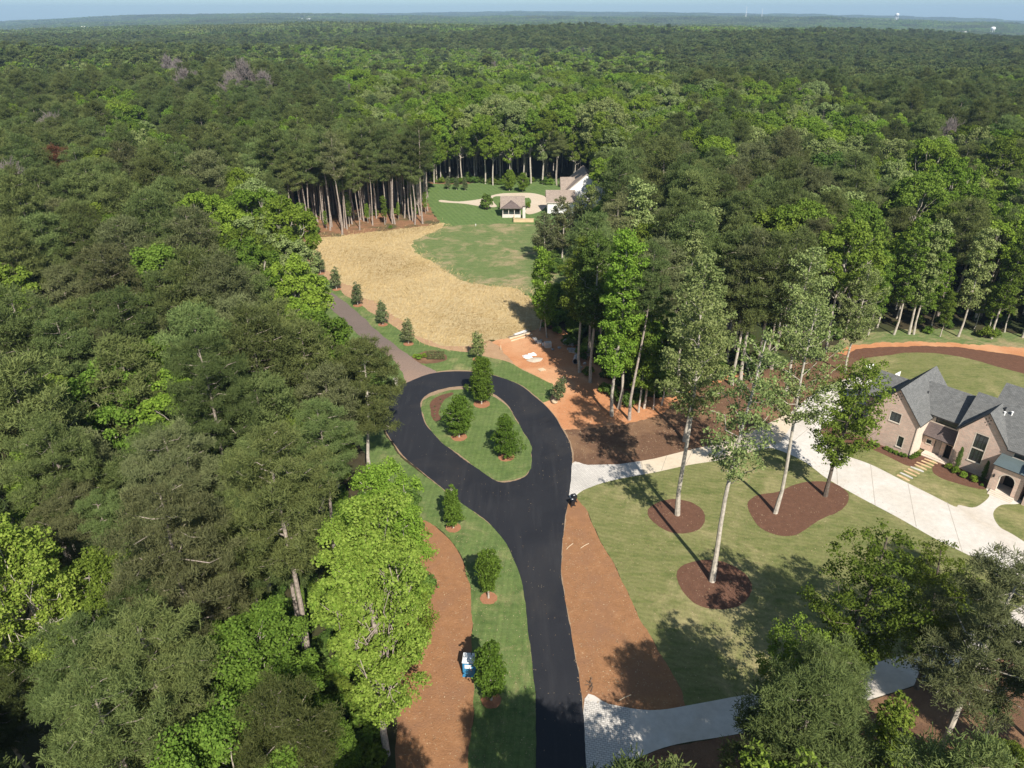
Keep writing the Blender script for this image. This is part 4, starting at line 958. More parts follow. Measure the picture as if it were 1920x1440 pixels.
# --- lower right corner
m = branchy(350, 20.5, 5.4, .42, 44, 'pine', .95, .42, (.2, .2), .28, .35, .65, .07, .97); hero('corner_pine', m, fuzz(m[0], m[2], m[3], 16, 22, .33, .026), M['bark'], M['pine'])
place_tree('pine_tree', 'corner_pine', (20.0, 32.6, 0), 'full round pine crown over the lower drive at the bottom edge', leafm=M['pine'])
m, lv = poplar(351, 20.0, 5.8, .26, 58, .78, 62, (3.0, 1.0), .86, .26, .13, 'vase'); hero('corner_oak', m, lv, M['bark_dark'], M['leaf_mid'])
place_tree('broadleaf_tree', 'corner_oak', (30.2, 47.2, 0), 'spreading green tree with dark trunk standing at the lower drive edge', rz=.3, sc=1.0)
place_tree('broadleaf_tree', 'corner_oak', (25.6, 40.6, 0), 'leafy green tree squeezed between the round pine and the spreading tree', rz=2.3, sc=.82)
place_tree('pine_tree', ('near', 1), (22.8, 36.8, 0), 'dark pine crown just behind the round pine at the bottom edge', rz=1.1, sc=.80)
m = branchy(352, 22.5, 5.6, .45, 36, 'pine', .9, .46, (3.2, 2.0), .33, .15, .62, .085, .82); hero('corner_pine_two', m, fuzz(m[0], m[2], m[3], 12, 20, .33, .027), M['bark_pale'], M['pine_grey'])
place_tree('pine_tree', 'corner_pine_two', (36.0, 39.8, 0), 'tall grey green pine with thick pale trunk in the lower right corner')
place_tree('broadleaf_tree', 'corner_oak', (40.5, 49.5, 0), 'mid green tree behind the thick trunked corner pine', rz=1.4, sc=.80, leafm=M['leaf_mid'])
place_tree('broadleaf_tree', ('edge', 1), (29.5, 36.5, 0), 'shaded slim tree with blackish trunk under the corner pine', rz=1.4, sc=.58, leafm=M['leaf_mid'], bark=M['bark_dark'])
place_tree('broadleaf_tree', ('nearleaf', 0), (38.0, 35.0, 0), 'low green tree below the thick trunked pine at the photo corner', rz=.9, sc=.55, leafm=M['leaf_mid'])
for k, (x, y, s) in enumerate(((8.9, 23.0, 1.02), (5.8, 22.4, 1.02), (27.5, 27.0, .85), (45, 33, .95), (49, 42, .9), (12.2, 20.8, 1.05))):
    place_tree('pine_tree', ('pine', k % 6), (x, y, 0), ['pine below the photo casting shade over the asphalt', 'pine underneath the camera beside the asphalt', 'pine below the round crowned corner pine', 'pine at the lower right margin', 'second pine at the lower right margin', 'pine underneath the camera right of the asphalt'][k], rz=k * 1.3, sc=s)

place_tree('broadleaf_tree', 'elm_d', (16.5, 25.5, 0), 'loose leafy tree below the photo dappling the lower drive', rz=1.0, sc=.95)
for k, (x, y, s, lb) in enumerate(((33.2, 34.0, .5, 'low shaded tree left of the thick trunked corner pine'), (43.5, 43.5, .62, 'green understorey tree at the right end of the lower drive'), (46.5, 37.0, .66, 'dark leafy tree in the corner right of the thick trunk'), (41.5, 31.0, .6, 'leafy tree at the very bottom of the corner wood'), (24.8, 31.2, .5, 'small leafy tree under the right side of the round pine'))):
    place_tree('broadleaf_tree', ('nearleaf', k % 3), (x, y, 0), lb, rz=k * 1.7, sc=s, leafm=M['leaf_dark'] if k % 2 else M['leaf_mid'])
place_tree('pine_tree', ('near', 2), (55.0, 46.0, 0), 'pine just beyond the right margin above the lower drive', rz=.6, sc=.95)
for k in range(9):
    px = (584, 612, 655, 690, 722, 748, 775, 798, 640)[k]; py = (436, 430, 425, 418, 421, 412, 408, 400, 405)[k]
    place_tree('broadleaf_tree', ('edge', k % 3), base(px, py), 'green sapling under the pine grove, %d%% across the photo' % (px / 19.2), 'saplings under the pine grove', rz=k, sc=(.34, .24, .42, .28, .38, .22, .45, .3, .5)[k], leafm=M['leaf_bright' if k % 2 else 'leaf_mid'])
# leafy lower storey along the wood edge behind the back lawn
r_ = random.Random(12)
for k in range(15):
    px = 1628 + k * 24 + r_.uniform(-11, 11); py = 630 + r_.uniform(-16, 5); s_ = r_.choice((.45, .62, .8, .95, 1.08))
    place_tree('broadleaf_tree', ('edge', k % 3), base(px, py), 'leafy small tree number %d from the left along the wood edge behind the back lawn' % (k + 1) if False else '%s edge tree behind the back lawn, %d%% across the photo' % (['short leafy', 'slim green', 'half grown'][k % 3], px / 19.2), 'small trees along the wood edge behind the back lawn', rz=k, sc=s_, leafm=M[['leaf_mid', 'leaf_bright', 'leaf_mid', 'leaf_pale'][k % 4]])
# --- island trees, turf strip trees, straw field trees
def dense(seed, h, Rc, bs, nb, br, per, size, prof, r0=.11):
    m = branchy(seed, h, Rc, bs, nb, prof, br, .34, (0, 0), r0, .5, .8, .03, 1.0)
    return m, leaves(m[0], m[2], m[3], per, size, .9, .5, .9, .3)
m, lv = dense(401, 8.0, 2.15, .17, 52, .50, 46, .12, 'ovoid'); hero('isl_a', m, lv, M['bark_pale'], M['leaf_island'])
m, lv = dense(405, 7.6, 2.35, .15, 50, .52, 44, .12, 'cone'); hero('isl_c', m, lv, M['bark_pale'], M['leaf_island'])
m, lv = dense(402, 8.4, 2.05, .17, 54, .48, 44, .12, 'ovoid'); hero('isl_b', m, lv, M['bark_pale'], M['leaf_island'])
for k, (px, py, s, lb) in enumerate(((955, 358, .5, 'round bright tree just behind the pavilion roof'), (980, 360, .45, 'second round bright tree behind the pavilion, on its right'))):
    place_tree('broadleaf_tree', 'isl_a', base(px, py), lb, rz=k, sc=s * 2, leafm=M['leaf_bright'])
def ring(px, py, rr, label, seed):
    x, y = at(px, py); r = random.Random(seed)
    pts = [(x + rr * (1 + r.uniform(-.06, .06)) * math.cos(a), y + rr * (1 + r.uniform(-.06, .06)) * math.sin(a)) for a in np.linspace(0, 2 * math.pi, 28, endpoint=False)]
    tag(sheet_from('mulch_ring', pts, .075, M['ring'], .03), label, 'mulch', None, 'structure')
GI = 'clipped trees on the teardrop island'
for k, (px, py, sc, lb) in enumerate(((861, 820, .95, 'dense green island tree at the left, beside the bare planting bed'), (903, 758, 1.06, 'topmost dense island tree overlapping the far curve of asphalt'), (949, 857, .97, 'dense green island tree nearest the fork of the road'))):
    ring(px, py, 1.25 if k != 1 else 1.45, 'orange mulch ring under an island tree', k)
    place_tree('young_tree', ('isl_a', 'isl_b', 'isl_c')[k], base(px, py), lb, GI, rz=k * 2.2 + .4, sc=sc)
m, lv = dense(411, 6.8, 1.15, .18, 40, .38, 40, .11, 'cone'); hero('str_a', m, lv, M['bark_pale'], M['leaf_island'])
m, lv = dense(412, 7.2, 1.25, .18, 42, .38, 42, .11, 'ovoid'); hero('str_b', m, lv, M['bark_pale'], M['leaf_island'])
m, lv = dense(413, 6.9, 1.45, .20, 36, .42, 34, .12, 'vase'); hero('str_c', m, lv, M['bark_pale'], M['leaf_island'])
for k, (px, py, sc, key, lb) in enumerate(((850, 990, 1.02, 'str_a', 'pointed young tree on the turf strip nearest the island fork'), (916, 1122, 1.0, 'str_c', 'middle young tree of the turf strip, rounded crown'), (921, 1313, 1.08, 'str_b', 'young tree on the turf strip beside the blue and white toilet'))):
    ring(px, py, 1.0, 'orange mulch ring under a turf strip tree', 10 + k)
    place_tree('young_tree', key, base(px, py), lb, 'young trees planted along the turf strip', rz=k * 1.9, sc=sc, leafm=M['leaf_dark'] if k == 9 else None)
m, lv = dense(421, 5.6, 1.30, .22, 30, .40, 20, .12, 'cone', .09); hero('fld_a', m, lv, M['bark_pale'], M['leaf_sage'])
m, lv = dense(422, 5.4, 1.45, .22, 26, .42, 20, .13, 'cone', .09); hero('fld_b', m, lv, M['bark_pale'], M['pine_grey'])
for k, (px, py, sc, key, lb) in enumerate(((601, 513, 1.12, 'fld_a', 'farthest young evergreen in the row beside the lane and straw field'), (631, 543, 1.05, 'fld_a', 'second farthest young evergreen in the row beside the straw field'), (671, 573, 1.04, 'fld_a', 'third young evergreen from the far end of the lane row'), (718, 609, 1.02, 'fld_a', 'fourth young evergreen from the far end of the lane row'), (766, 645, 1.05, 'fld_b', 'sparse greyish young tree in the lane row, nearest the planting bed'), (896, 674, 1.12, 'fld_b', 'airy young tree standing alone above the island between grass and clay'))):
    ring(px, py, 1.05, 'orange mulch ring under a young tree beside the straw field', 20 + k)
    place_tree('young_tree', key, base(px, py), lb, 'young trees beside the straw field', rz=k * 1.7, sc=sc, leafm=M['leaf_pale'] if k == 5 else None)
x, y = at(1040, 756)
bt = place_tree('young_tree', 'fld_a', (x, y, .45), 'young tree with wrapped root ball waiting on the clay at the loop edge', rz=.3, sc=.92)
bt.rotation_euler = (R(8), R(14), .3)
# shrubs
rng = np.random.default_rng(7)
def bush_proto(key, seed, rx, hh, per, size, leafm):
    rg = np.random.default_rng(seed); n = 16
    d = norm(rg.normal(size=(n, 3))); d[:, 2] = abs(d[:, 2])
    C = d * np.array([rx * .7, rx * .7, hh * .62]) + np.array([0, 0, hh * .25])
    wd = np.concatenate([limb(rg, (0, 0, -.05), c, .03, .01, 3) for c in C])
    proto(key, wd, leaves(rg, C, np.full(n, rx * .45), per, size, .8), M['bark_dark'], leafm)
bush_proto('box_round', 500, .55, .95, 60, .075, M['leaf_bright'])
bush_proto('box_dark', 501, .5, .8, 55, .075, M['leaf_mid'])
bush_proto('brush', 502, 1.3, 1.7, 60, .16, M['leaf_mid'])
rg_ = np.random.default_rng(503); zc_ = np.linspace(.18, 3.45, 46); rc_ = .34 * np.sin(np.pi * (.16 + .80 * zc_ / 3.6)) ** .7
Cc_ = np.stack([rg_.normal(size=46) * .10 * (1 - zc_ / 4), rg_.normal(size=46) * .10 * (1 - zc_ / 4), zc_], 1)
proto('cypress', tube_q([(0, 0, -.1), (0, 0, 1.5), (0, 0, 3.2)], [.06, .05, .02]), leaves(rg_, Cc_, rc_, 80, .055, 1.0, .45), M['bark_dark'], M['leaf_dark'])
from mathutils import Matrix
HM = Matrix.Translation((60.6, 91.6, 0)) @ Matrix.Rotation(R(-50), 4, 'Z')
def hp(a, b, z=0): v = HM @ Vector((a, b, z)); return (v.x, v.y, v.z)
for k, (a_, b_, lb) in enumerate(((5.1, 1.1, 'round bright shrub left of the tall pencil cypress'), (6.25, .75, 'round bright shrub in front of the pencil cypress'), (7.4, .55, 'bright shrub under the middle of the tall window'), (8.75, .5, 'bright shrub nearest the arched porch'))):
    place_tree('shrub', 'box_round', hp(a_, b_), lb, 'round shrubs below the tall window', rz=k, sc=.95 + .1 * (k % 2), cat='shrub', crown='foliage')
for k, (a_, b_) in enumerate(((-3.2, -.75), (-2.5, -.8), (-1.8, -.85), (-1.1, -.85), (-.5, -.8), (.45, -.3), (.55, .6), (.6, 1.4), (-4.6, -.9), (-5.6, -.9), (10.0, .15))):
    lb = ['low hedge shrub under the lower gable window, farthest from the corner', 'second low hedge shrub under the lower gable window', 'third low hedge shrub along the left gable', 'fourth low hedge shrub along the left gable', 'hedge shrub at the front corner of the left gable', 'shrub just round the corner of the left gable', 'middle shrub along the sunlit side wall', 'shrub along the sunlit side wall nearest the entry steps', 'shrub below the upper gable window', 'shrub behind the leafy tree at the left gable', 'small dark shrub beside the arched porch'][k]
    place_tree('shrub', 'box_dark', hp(a_, b_), lb, 'low shrubs along the brick walls', rz=k, sc=.8 if k < 10 else .5, cat='shrub', crown='foliage')
place_tree('cypress', 'cypress', hp(5.85, 1.9), 'pencil cypress left of the tall window', sc=1.08, cat='tree')
place_tree('cypress', 'cypress', hp(9.55, 1.5), 'shaded pencil cypress between the tall window and the arched porch', rz=1, sc=.98, cat='tree')
for k, (px, py, s) in enumerate(((785, 674, 1.25), (795, 671, 1.0), (778, 671, .8))):
    place_tree('shrub', 'box_round', base(px, py), ['largest bright shrub in the oval bed beside the lane', 'medium bright shrub in the oval bed beside the lane', 'smallest bright shrub in the oval bed beside the lane'][k], 'bright shrubs in the oval bed', rz=k, sc=s, cat='shrub', crown='foliage')
bush_proto('dry_plant', 505, .32, .6, 18, .07, M['pine_grey'])
k = 0
for py in (662, 666, 670, 674):
    for px in range(800, 832, 5):
        x, y = at(px + (py % 3), py)
        place_tree('bedding_plant', 'dry_plant', (x, y, 0), 'small dry bedding plant set in rows in the oval bed', 'bedding plants in rows in the oval bed', rz=k, sc=.8 + .05 * (k % 5), cat='plant', crown='foliage'); k += 1
for k in range(9):
    px, py = (815, 760 + k * 3.5) if k % 2 else (826, 750 + k * 4)
    place_tree('bedding_plant', 'dry_plant', base(px, py), 'tiny plant set in the bare island bed', 'tiny plants in the island bed', rz=k, sc=.5, cat='plant', crown='foliage')
for k, (px, py, s, lm) in enumerate(((913, 392, 2.6, 'leaf_dark'), (940, 392, 1.8, 'leaf_dark'), (968, 395, 1.7, 'leaf_dark'), (990, 390, 1.6, 'leaf_mid'))):
    place_tree('shrub', 'box_dark', base(px, py), ['big dark magnolia bush left of the pavilion', 'dark shrub at the pavilion left corner', 'evergreen in front of the pavilion screen', 'shrub in the drive circle right of the pavilion'][k], None, rz=k, sc=s * 1.6 if k == 0 else s, scz=s * (2.4 if k == 0 else 1.7), leafm=M[lm], cat='shrub', crown='foliage')
for k in range(3):
    place_tree('young_tree', 'fld_a', base(872 - 16 * k, 357 - k), ['young evergreen on the orange bank nearest the tan drive', 'middle young evergreen on the orange bank', 'left young evergreen on the orange bank'][k], 'young evergreens on the orange bank', rz=k, sc=.9)
# ------------------------------------------------------------------ small things
def simple(name, mb, mats, loc, rz, label, cat, group=None):
    o = mb.build(name, mats); o.location = loc; o.rotation_euler = (0, 0, rz)
    return tag(o, label, cat, group)

# portable toilet on the straw bed
pt = empty('portable_toilet', (-4.4, 51.45, 0), R(-4)); tag(pt, 'portable toilet with blue front and white roof on the pine straw', 'toilet')
b = MB(); b.box(-.55, .55, -.55, .6, .08, 2.0); b.box(-.6, .6, -.6, .65, 0, .1); b.build('cabin', M['toilet_blue'], pt)
b = MB(); b.box(-.42, .42, -.575, -.553, .14, 1.92); d = b.build('door', M['toilet_blue'], pt)
b = MB(); b.box(.26, .36, -.60, -.578, 1.0, 1.12); b.build('handle', M['white_plastic' if 'white_plastic' in M else 'toilet_white'], d)
b = MB(); b.box(-.34, .34, -.592, -.578, 1.25, 1.75); b.build('sign_panel', M['toilet_white'], d)
b = MB()
b.box(-.6, .6, -.62, .66, 2.0, 2.1); b.slab([(-.58, -.6, 2.11), (.58, -.6, 2.11), (.45, -.1, 2.26), (-.45, -.1, 2.26)], .004); b.slab([(-.45, -.1, 2.26), (.45, -.1, 2.26), (.5, .6, 2.15), (-.5, .6, 2.15)], .004)
rf = b.build('roof', M['toilet_white'], pt)
b = MB(); b.tube([(.25, .35, 2.1), (.25, .35, 2.55)], .06); b.build('vent_pipe', M['metal_dark'], rf)

# two wheeled bins beside the apron
def bin_at(loc, rz, label):
    t = empty('wheeled_bin', loc, rz); tag(t, label, 'bin', 'wheeled bins by the paver apron')
    b = MB()
    lo = [(-.24, -.26, .06), (.24, -.26, .06), (.24, .22, .06), (-.24, .22, .06)]; hi = [(-.31, -.36, 1.0), (.31, -.36, 1.0), (.31, .36, 1.0), (-.31, .36, 1.0)]
    b.poly(lo[::-1])
    for i in range(4): b.poly([lo[i], lo[(i + 1) % 4], hi[(i + 1) % 4], hi[i]])
    b.poly(hi); b.box(-.33, .33, -.38, .4, 1.0, 1.035); b.build('body', M['black_plastic'], t)
    l = MB(); l.slab([(-.33, -.4, 1.08), (.33, -.4, 1.08), (.33, .4, 1.14), (-.33, .4, 1.14)], .04); ld = l.build('lid', M['black_plastic'], t)
    s = MB(); s.slab([(-.11, -.02, 1.119), (.1, -.05, 1.117), (.12, .12, 1.131), (-.09, .14, 1.133)], .004); s.build('sticker', M['white_label'], ld)
    h = MB(); h.tube([(-.26, .42, 1.02), (-.26, .5, 1.06), (.26, .5, 1.06), (.26, .42, 1.02)], .025, 6); h.build('handle', M['black_plastic'], t)
    for x in (-.3, .3):
        wv = MB(); wv.tube([(x - .03, .3, .13), (x + .03, .3, .13)], .13, 14); wv.build('wheel', M['metal_dark'], t)
bin_at((8.55, 80.35, 0), R(200), 'black wheeled bin farther from the camera beside the paver apron')
bin_at((8.25, 79.45, 0), R(205), 'black wheeled bin nearer the camera at the asphalt edge')

# basketball hoops by the motor court
for k, (px, py, rz) in enumerate(((1667, 728, R(35)), (1617, 712, R(15)))):
    x, y = at(px, py); t = empty('basketball_hoop', (x, y, 0), rz)
    tag(t, ['basketball hoop on a dark pole beside the garage roof', 'basketball hoop with white board showing through the tree at the motor court'][k], 'basketball hoop')
    p = MB(); p.box(-.09, .09, -.09, .09, 0, 2.7); p.tube([(0, -.05, 2.6), (0, -.75, 2.95)], .05, 6); p.build('pole', M['metal_dark'], t)
    p = MB(); p.box(-.9, .9, -.82, -.77, 2.4, 3.5); bd = p.build('backboard', M['white_paint'], t)
    p = MB()
    for a, b_, c, d in ((-.3, .3, 2.55, 2.6), (-.3, .3, 3.0, 3.05), (-.3, -.25, 2.6, 3.0), (.25, .3, 2.6, 3.0)): p.box(a, b_, -.826, -.822, c, d)
    p.build('target_square', M['metal_dark'], bd)
    p = MB(); p.tube([(.23 * math.cos(a), -1.07 + .23 * math.sin(a), 2.55) for a in np.linspace(0, 2 * math.pi, 17)], .02, 5, cap=False); p.build('rim', M['ring'], t)
    p = MB()
    for a in np.linspace(0, 2 * math.pi, 12, endpoint=False): p.tube([(.22 * math.cos(a), -1.07 + .22 * math.sin(a), 2.54), (.13 * math.cos(a + .3), -1.07 + .13 * math.sin(a + .3), 2.15)], .008, 3)
    p.build('net', M['white_label'], t)

# stepping stones from the drive to the entry
for k in range(9):
    f = k / 8; x0, y0 = at(1690 + 3, 896); x1, y1, _ = hp(2.6, 1.2); x = x0 + (x1 - x0) * f; y = y0 + (y1 - y0) * f
    r = random.Random(40 + k); hw, hd = r.uniform(.85, 1.05), r.uniform(.19, .25); ang = R(-50 + r.uniform(-6, 6)) ; c, s = math.cos(ang), math.sin(ang)
    pts = []
    for u, v in ((-1, -.8), (-.4, -1), (.5, -.95), (1, -.7), (.95, .6), (.4, 1), (-.5, .9), (-1, .7)):
        u *= hw * r.uniform(.9, 1.08); v *= hd * r.uniform(.85, 1.1); pts.append((x + u * c - v * s, y + u * s + v * c))
    o = sheet_from('stepping_stone', pts, .075, M['flag_grey'] if k in (1, 4) else M['flag'], .08)
    tag(o, '%s stepping stone, %s' % ('greyish' if k in (1, 4) else 'tan', ['first beside the driveway', 'second from the driveway', 'third from the driveway', 'fourth from the driveway', 'middle of the nine', 'fourth from the entry steps', 'third from the entry steps', 'second from the entry steps', 'last before the entry steps'][k]), 'stepping stone', 'stepping stones to the recessed entry')

# clay yard: boards, stones, sheeting, pallet, pipe, blocks
def board(p, q, w, th, z, mat, label):
    (x0, y0), (x1, y1) = at(*p), at(*q); L = math.hypot(x1 - x0, y1 - y0); b = MB(); b.box(-L / 2, L / 2, -w / 2, w / 2, z, z + th)
    simple('lumber_board', b, mat, ((x0 + x1) / 2, (y0 + y1) / 2, 0), math.atan2(y1 - y0, x1 - x0), label, 'board', 'long boards stacked at the field corner')
board((955, 636), (994, 625), .28, .22, .02, M['lumber'], 'cream long board nearest the clay in the stack')
board((958, 640), (998, 628), .22, .16, .02, M['lumber'], 'short edge cream board lying lowest on the clay')
board((953, 633), (996, 622), .3, .12, .02, M['lumber_dark'], 'dark weathered board in the middle of the stack')
board((965, 629), (988, 621), .6, .25, .02, M['tarp'], 'white wrapped bundle lying behind the dark board')
def rock(loc, s, mat, label, group, name='stone_block', seed=0):
    bm = bmesh.new(); bmesh.ops.create_icosphere(bm, subdivisions=2, radius=1); r = random.Random(seed)
    ph = [r.uniform(0, 6) for _ in range(3)]
    for v in bm.verts:
        k = 1 + .16 * math.sin(v.co.x * 3 + ph[0]) + .14 * math.sin(v.co.y * 4 + ph[1]) + r.uniform(-.09, .09)
        v.co = Vector((v.co.x * s[0] * k, v.co.y * s[1] * k, max(v.co.z, -.55) * s[2] * k))
    me = bpy.data.meshes.new(name); bm.to_mesh(me); bm.free(); me.materials.append(mat)
    o = link(name, me); o.location = (loc[0], loc[1], loc[2] if len(loc) > 2 else s[2] * .5); o.rotation_euler = (0, 0, r.uniform(0, 6)); tag(o, label, 'stone', group)
for k, (px, py, s, mt) in enumerate(((1003, 637, .55, 'stone_pale'), (1007, 641, .45, 'stone'), (1011, 644, .6, 'stone_pale'), (1014, 640, .4, 'stone'), (1019, 647, .5, 'stone_pale'), (1049, 653, .4, 'stone'), (1036, 656, .35, 'stone'), (1096, 683, .4, 'stone_pale'), (1089, 690, .35, 'stone_pale'), (1066, 655, .4, 'stone'))):
    g = 'rough stones along the wood edge of the clay yard'
    rock(at(px, py), (s, s * .8, s * .7), M[mt], ['pale stone nearest the long boards', 'grey stone second from the boards', 'largest pale stone below the white trunked tree', 'grey stone behind the largest pale one', 'pale stone right of the stone row', 'small grey stone in the tree shade', 'small grey stone before the shaded blocks', 'pale stone right of the dark mouthed pipe', 'small pale stone below the dark mouthed pipe', 'grey stone by the wrapped pallet in shade'][k], g, 'stone_block', k)
def wrapped(px, py, dims, rz, mat, label):
    x, y = at(px, py); t = empty('wrapped_pallet', (x, y, 0), rz); tag(t, label, 'pallet', 'pallets of stone at the wood edge')
    b = MB()
    for q in (-.5, 0, .5): b.box(-dims[0] * .5, dims[0] * .5, q * dims[1] * .85 - .05, q * dims[1] * .85 + .05, 0, .1)
    b.box(-dims[0] * .5, dims[0] * .5, -dims[1] * .5, dims[1] * .5, .1, .14); b.build('pallet', M['lumber'], t)
    b = MB(); r = random.Random(px)
    nx, nz = 3, 3
    for i in range(nx):
        for k in range(nz):
            w_ = dims[0] / nx; h_ = dims[2] / nz
            b.box(-dims[0] / 2 + i * w_ + .02, -dims[0] / 2 + (i + 1) * w_ - .02, -dims[1] / 2 + r.uniform(.0, .08), dims[1] / 2 - r.uniform(0, .08), .145 + k * h_ , .145 + (k + 1) * h_ - .015)
    b.build('stone_stack', mat, t)
wrapped(1027, 651, (1.4, 1.1, 1.0), R(10), M['stone_pale'], 'white wrapped pallet of stone at the edge of the shade')
wrapped(1067, 646, (2.3, 1.2, .8), R(-28), M['stone'], 'long grey wrapped pallet standing in the shade')
wrapped(1075, 660, (1.6, 1.2, .5), R(-28), M['stone'], 'low grey pallet in the shade behind the dark mouthed pipe')
def crumple(px, py, w, d, mat, label, seed):
    x, y = at(px, py); rg = np.random.default_rng(seed); b = MB(); n = 7
    Zv = .04 + rg.random((n, n)) * .26; Xv = (np.arange(n) / (n - 1) - .5) * w; Yv = (np.arange(n) / (n - 1) - .5) * d
    Zv[[0, -1], :] = .03; Zv[:, [0, -1]] = .03
    jx = rg.normal(size=(n, n)) * .12; jy = rg.normal(size=(n, n)) * .12
    P = [[(Xv[i] + jx[i, j], Yv[j] + jy[i, j], Zv[i, j]) for j in range(n)] for i in range(n)]
    for i in range(n - 1):
        for j in range(n - 1): b.poly([P[i][j], P[i + 1][j], P[i + 1][j + 1], P[i][j + 1]])
    simple('plastic_sheet', b, mat, (x, y, 0), .3, label, 'sheeting')
crumple(989, 669, 1.7, 1.6, M['tarp'], 'crumpled white plastic sheet on the clay, left piece', 1)
crumple(998, 665, 1.6, 1.2, M['tarp'], 'smaller white plastic sheet on the clay behind the first', 2)
x, y = at(1003, 675)
b = MB(); rg = np.random.default_rng(3); n = 24; P = [[(1.6 * r_ * math.cos(a) * (1 + .12 * math.sin(3 * a)), 1.1 * r_ * math.sin(a), .22 * (1 - r_ ** 2) + .01 + .05 * rg.random()) for a in np.linspace(0, 2 * math.pi, n, endpoint=False)] for r_ in (.05, .35, .65, 1)]
for A_, B__ in zip(P, P[1:]):
    for i in range(n): b.poly([A_[i], B__[i], B__[(i + 1) % n], A_[(i + 1) % n]])
b.poly(P[0]); simple('gravel_heap', b, M['gravel'], (x, y, 0), .3, 'low pale gravel heap beside the white sheets', 'heap')
x, y = at(1016, 694); t = MB()
for k in range(6): t.box(-.6, .6, -.5 + k * .19, -.5 + k * .19 + .11, .11, .135)
for q in (-.5, 0, .4): t.box(q, q + .09, -.5, .56, 0, .105)
simple('wooden_pallet', t, M['lumber'], (x, y, 0), .5, 'empty cream wooden pallet lying on the clay', 'pallet')
x, y = at(1079, 683)
p = MB(); ri, ro, L, n = .48, .60, 2.4, 24
for k in range(n):
    a, b_ = 2 * math.pi * k / n, 2 * math.pi * (k + 1) / n
    f = lambda r_, an, yy: (r_ * math.cos(an), yy, ro + r_ * math.sin(an))
    p.poly([f(ro, a, 0), f(ro, b_, 0), f(ro, b_, L), f(ro, a, L)], 1); p.poly([f(ri, b_, 0), f(ri, a, 0), f(ri, a, L), f(ri, b_, L)], 0); p.poly([f(ri, a, 0), f(ri, b_, 0), f(ro, b_, 0), f(ro, a, 0)], 1); p.poly([f(ri, b_, L), f(ri, a, L), f(ro, a, L), f(ro, b_, L)], 1)
simple('drain_pipe', p, [M['pipe'], M['stone']], (x, y, 0), R(-12), 'big pipe with dark shade in its open end lying at the wood edge', 'pipe')
for k, (px, py, lb) in enumerate(((939, 656, 'short pale stake standing in the clay left of the sheets'),)):
    x, y = at(px, py); b = MB(); b.box(-.05, .05, -.05, .05, 0, 1.0); simple('stake', b, M['lumber'], (x, y, 0), .2, lb, 'stake')
x, y = at(1040, 756)
b = MB(); n = 16
prof = [(.25, 0), (.55, .12), (.62, .35), (.5, .55), (.14, .62)]
for (r0_, z0_), (r1_, z1_) in zip(prof, prof[1:]):
    for k in range(n):
        a, c = 2 * math.pi * k / n, 2 * math.pi * (k + 1) / n
        b.poly([(r0_ * math.cos(a), r0_ * math.sin(a), z0_), (r0_ * math.cos(c), r0_ * math.sin(c), z0_), (r1_ * math.cos(c), r1_ * math.sin(c), z1_), (r1_ * math.cos(a), r1_ * math.sin(a), z1_)])
rb = b.build('root_ball', M['burlap'], bt); rb.location = (0, 0, -.42)
x, y = at(743, 722); b = MB(); b.box(-.32, .32, -.32, .32, 0, 1.15); b.box(-.4, .4, -.4, .4, 1.152, 1.26); b.box(-.16, .16, -.16, .16, 1.262, 1.6)
simple('stone_pillar', b, M['stone_pale'], (x, y, 0), .4, 'short pale stone pillar at the foot of the lane beside the pine', 'pillar')
for k, (px, py, an) in enumerate(((1060, 1025, .9), (1088, 1024, .7), (1163, 1309, .5))):
    x, y = at(px + 8, py); b = MB(); b.tube([(-.7, 0, .05), (0, .04, .07), (.75, -.02, .05)], .035, 5)
    simple('fallen_stick', b, M['lumber'], (x, y, 0), an, ['pale stick on the pine straw closest to the asphalt', 'pale stick on the pine straw right of the other', 'pale stick on the shaded straw by the lower apron'][k], 'stick')
x, y = at(1109, 1283); b = MB(); rg = np.random.default_rng(9)
for k in range(10):
    p0 = rg.normal(size=3) * .25; p1 = p0 + rg.normal(size=3) * .5; p0[2] = .05; p1[2] = .05 + abs(p1[2]) * .4; b.tube([tuple(p0), tuple(p1)], .03, 4)
simple('brush_pile', b, M['bark_dark'], (x, y, 0), 0, 'small dark heap of twigs on the shaded straw bed', 'twigs')
x, y = at(892, 424); b = MB(); b.tube([(0, 0, 0), (0, 0, .5)], .06, 8); b.tube([(0, 0, .5), (0, 0, .7)], .14, 8)
simple('lawn_marker', b, M['white_paint'], (x, y, 0), 0, 'tiny white marker post on the bright lawn', 'marker')

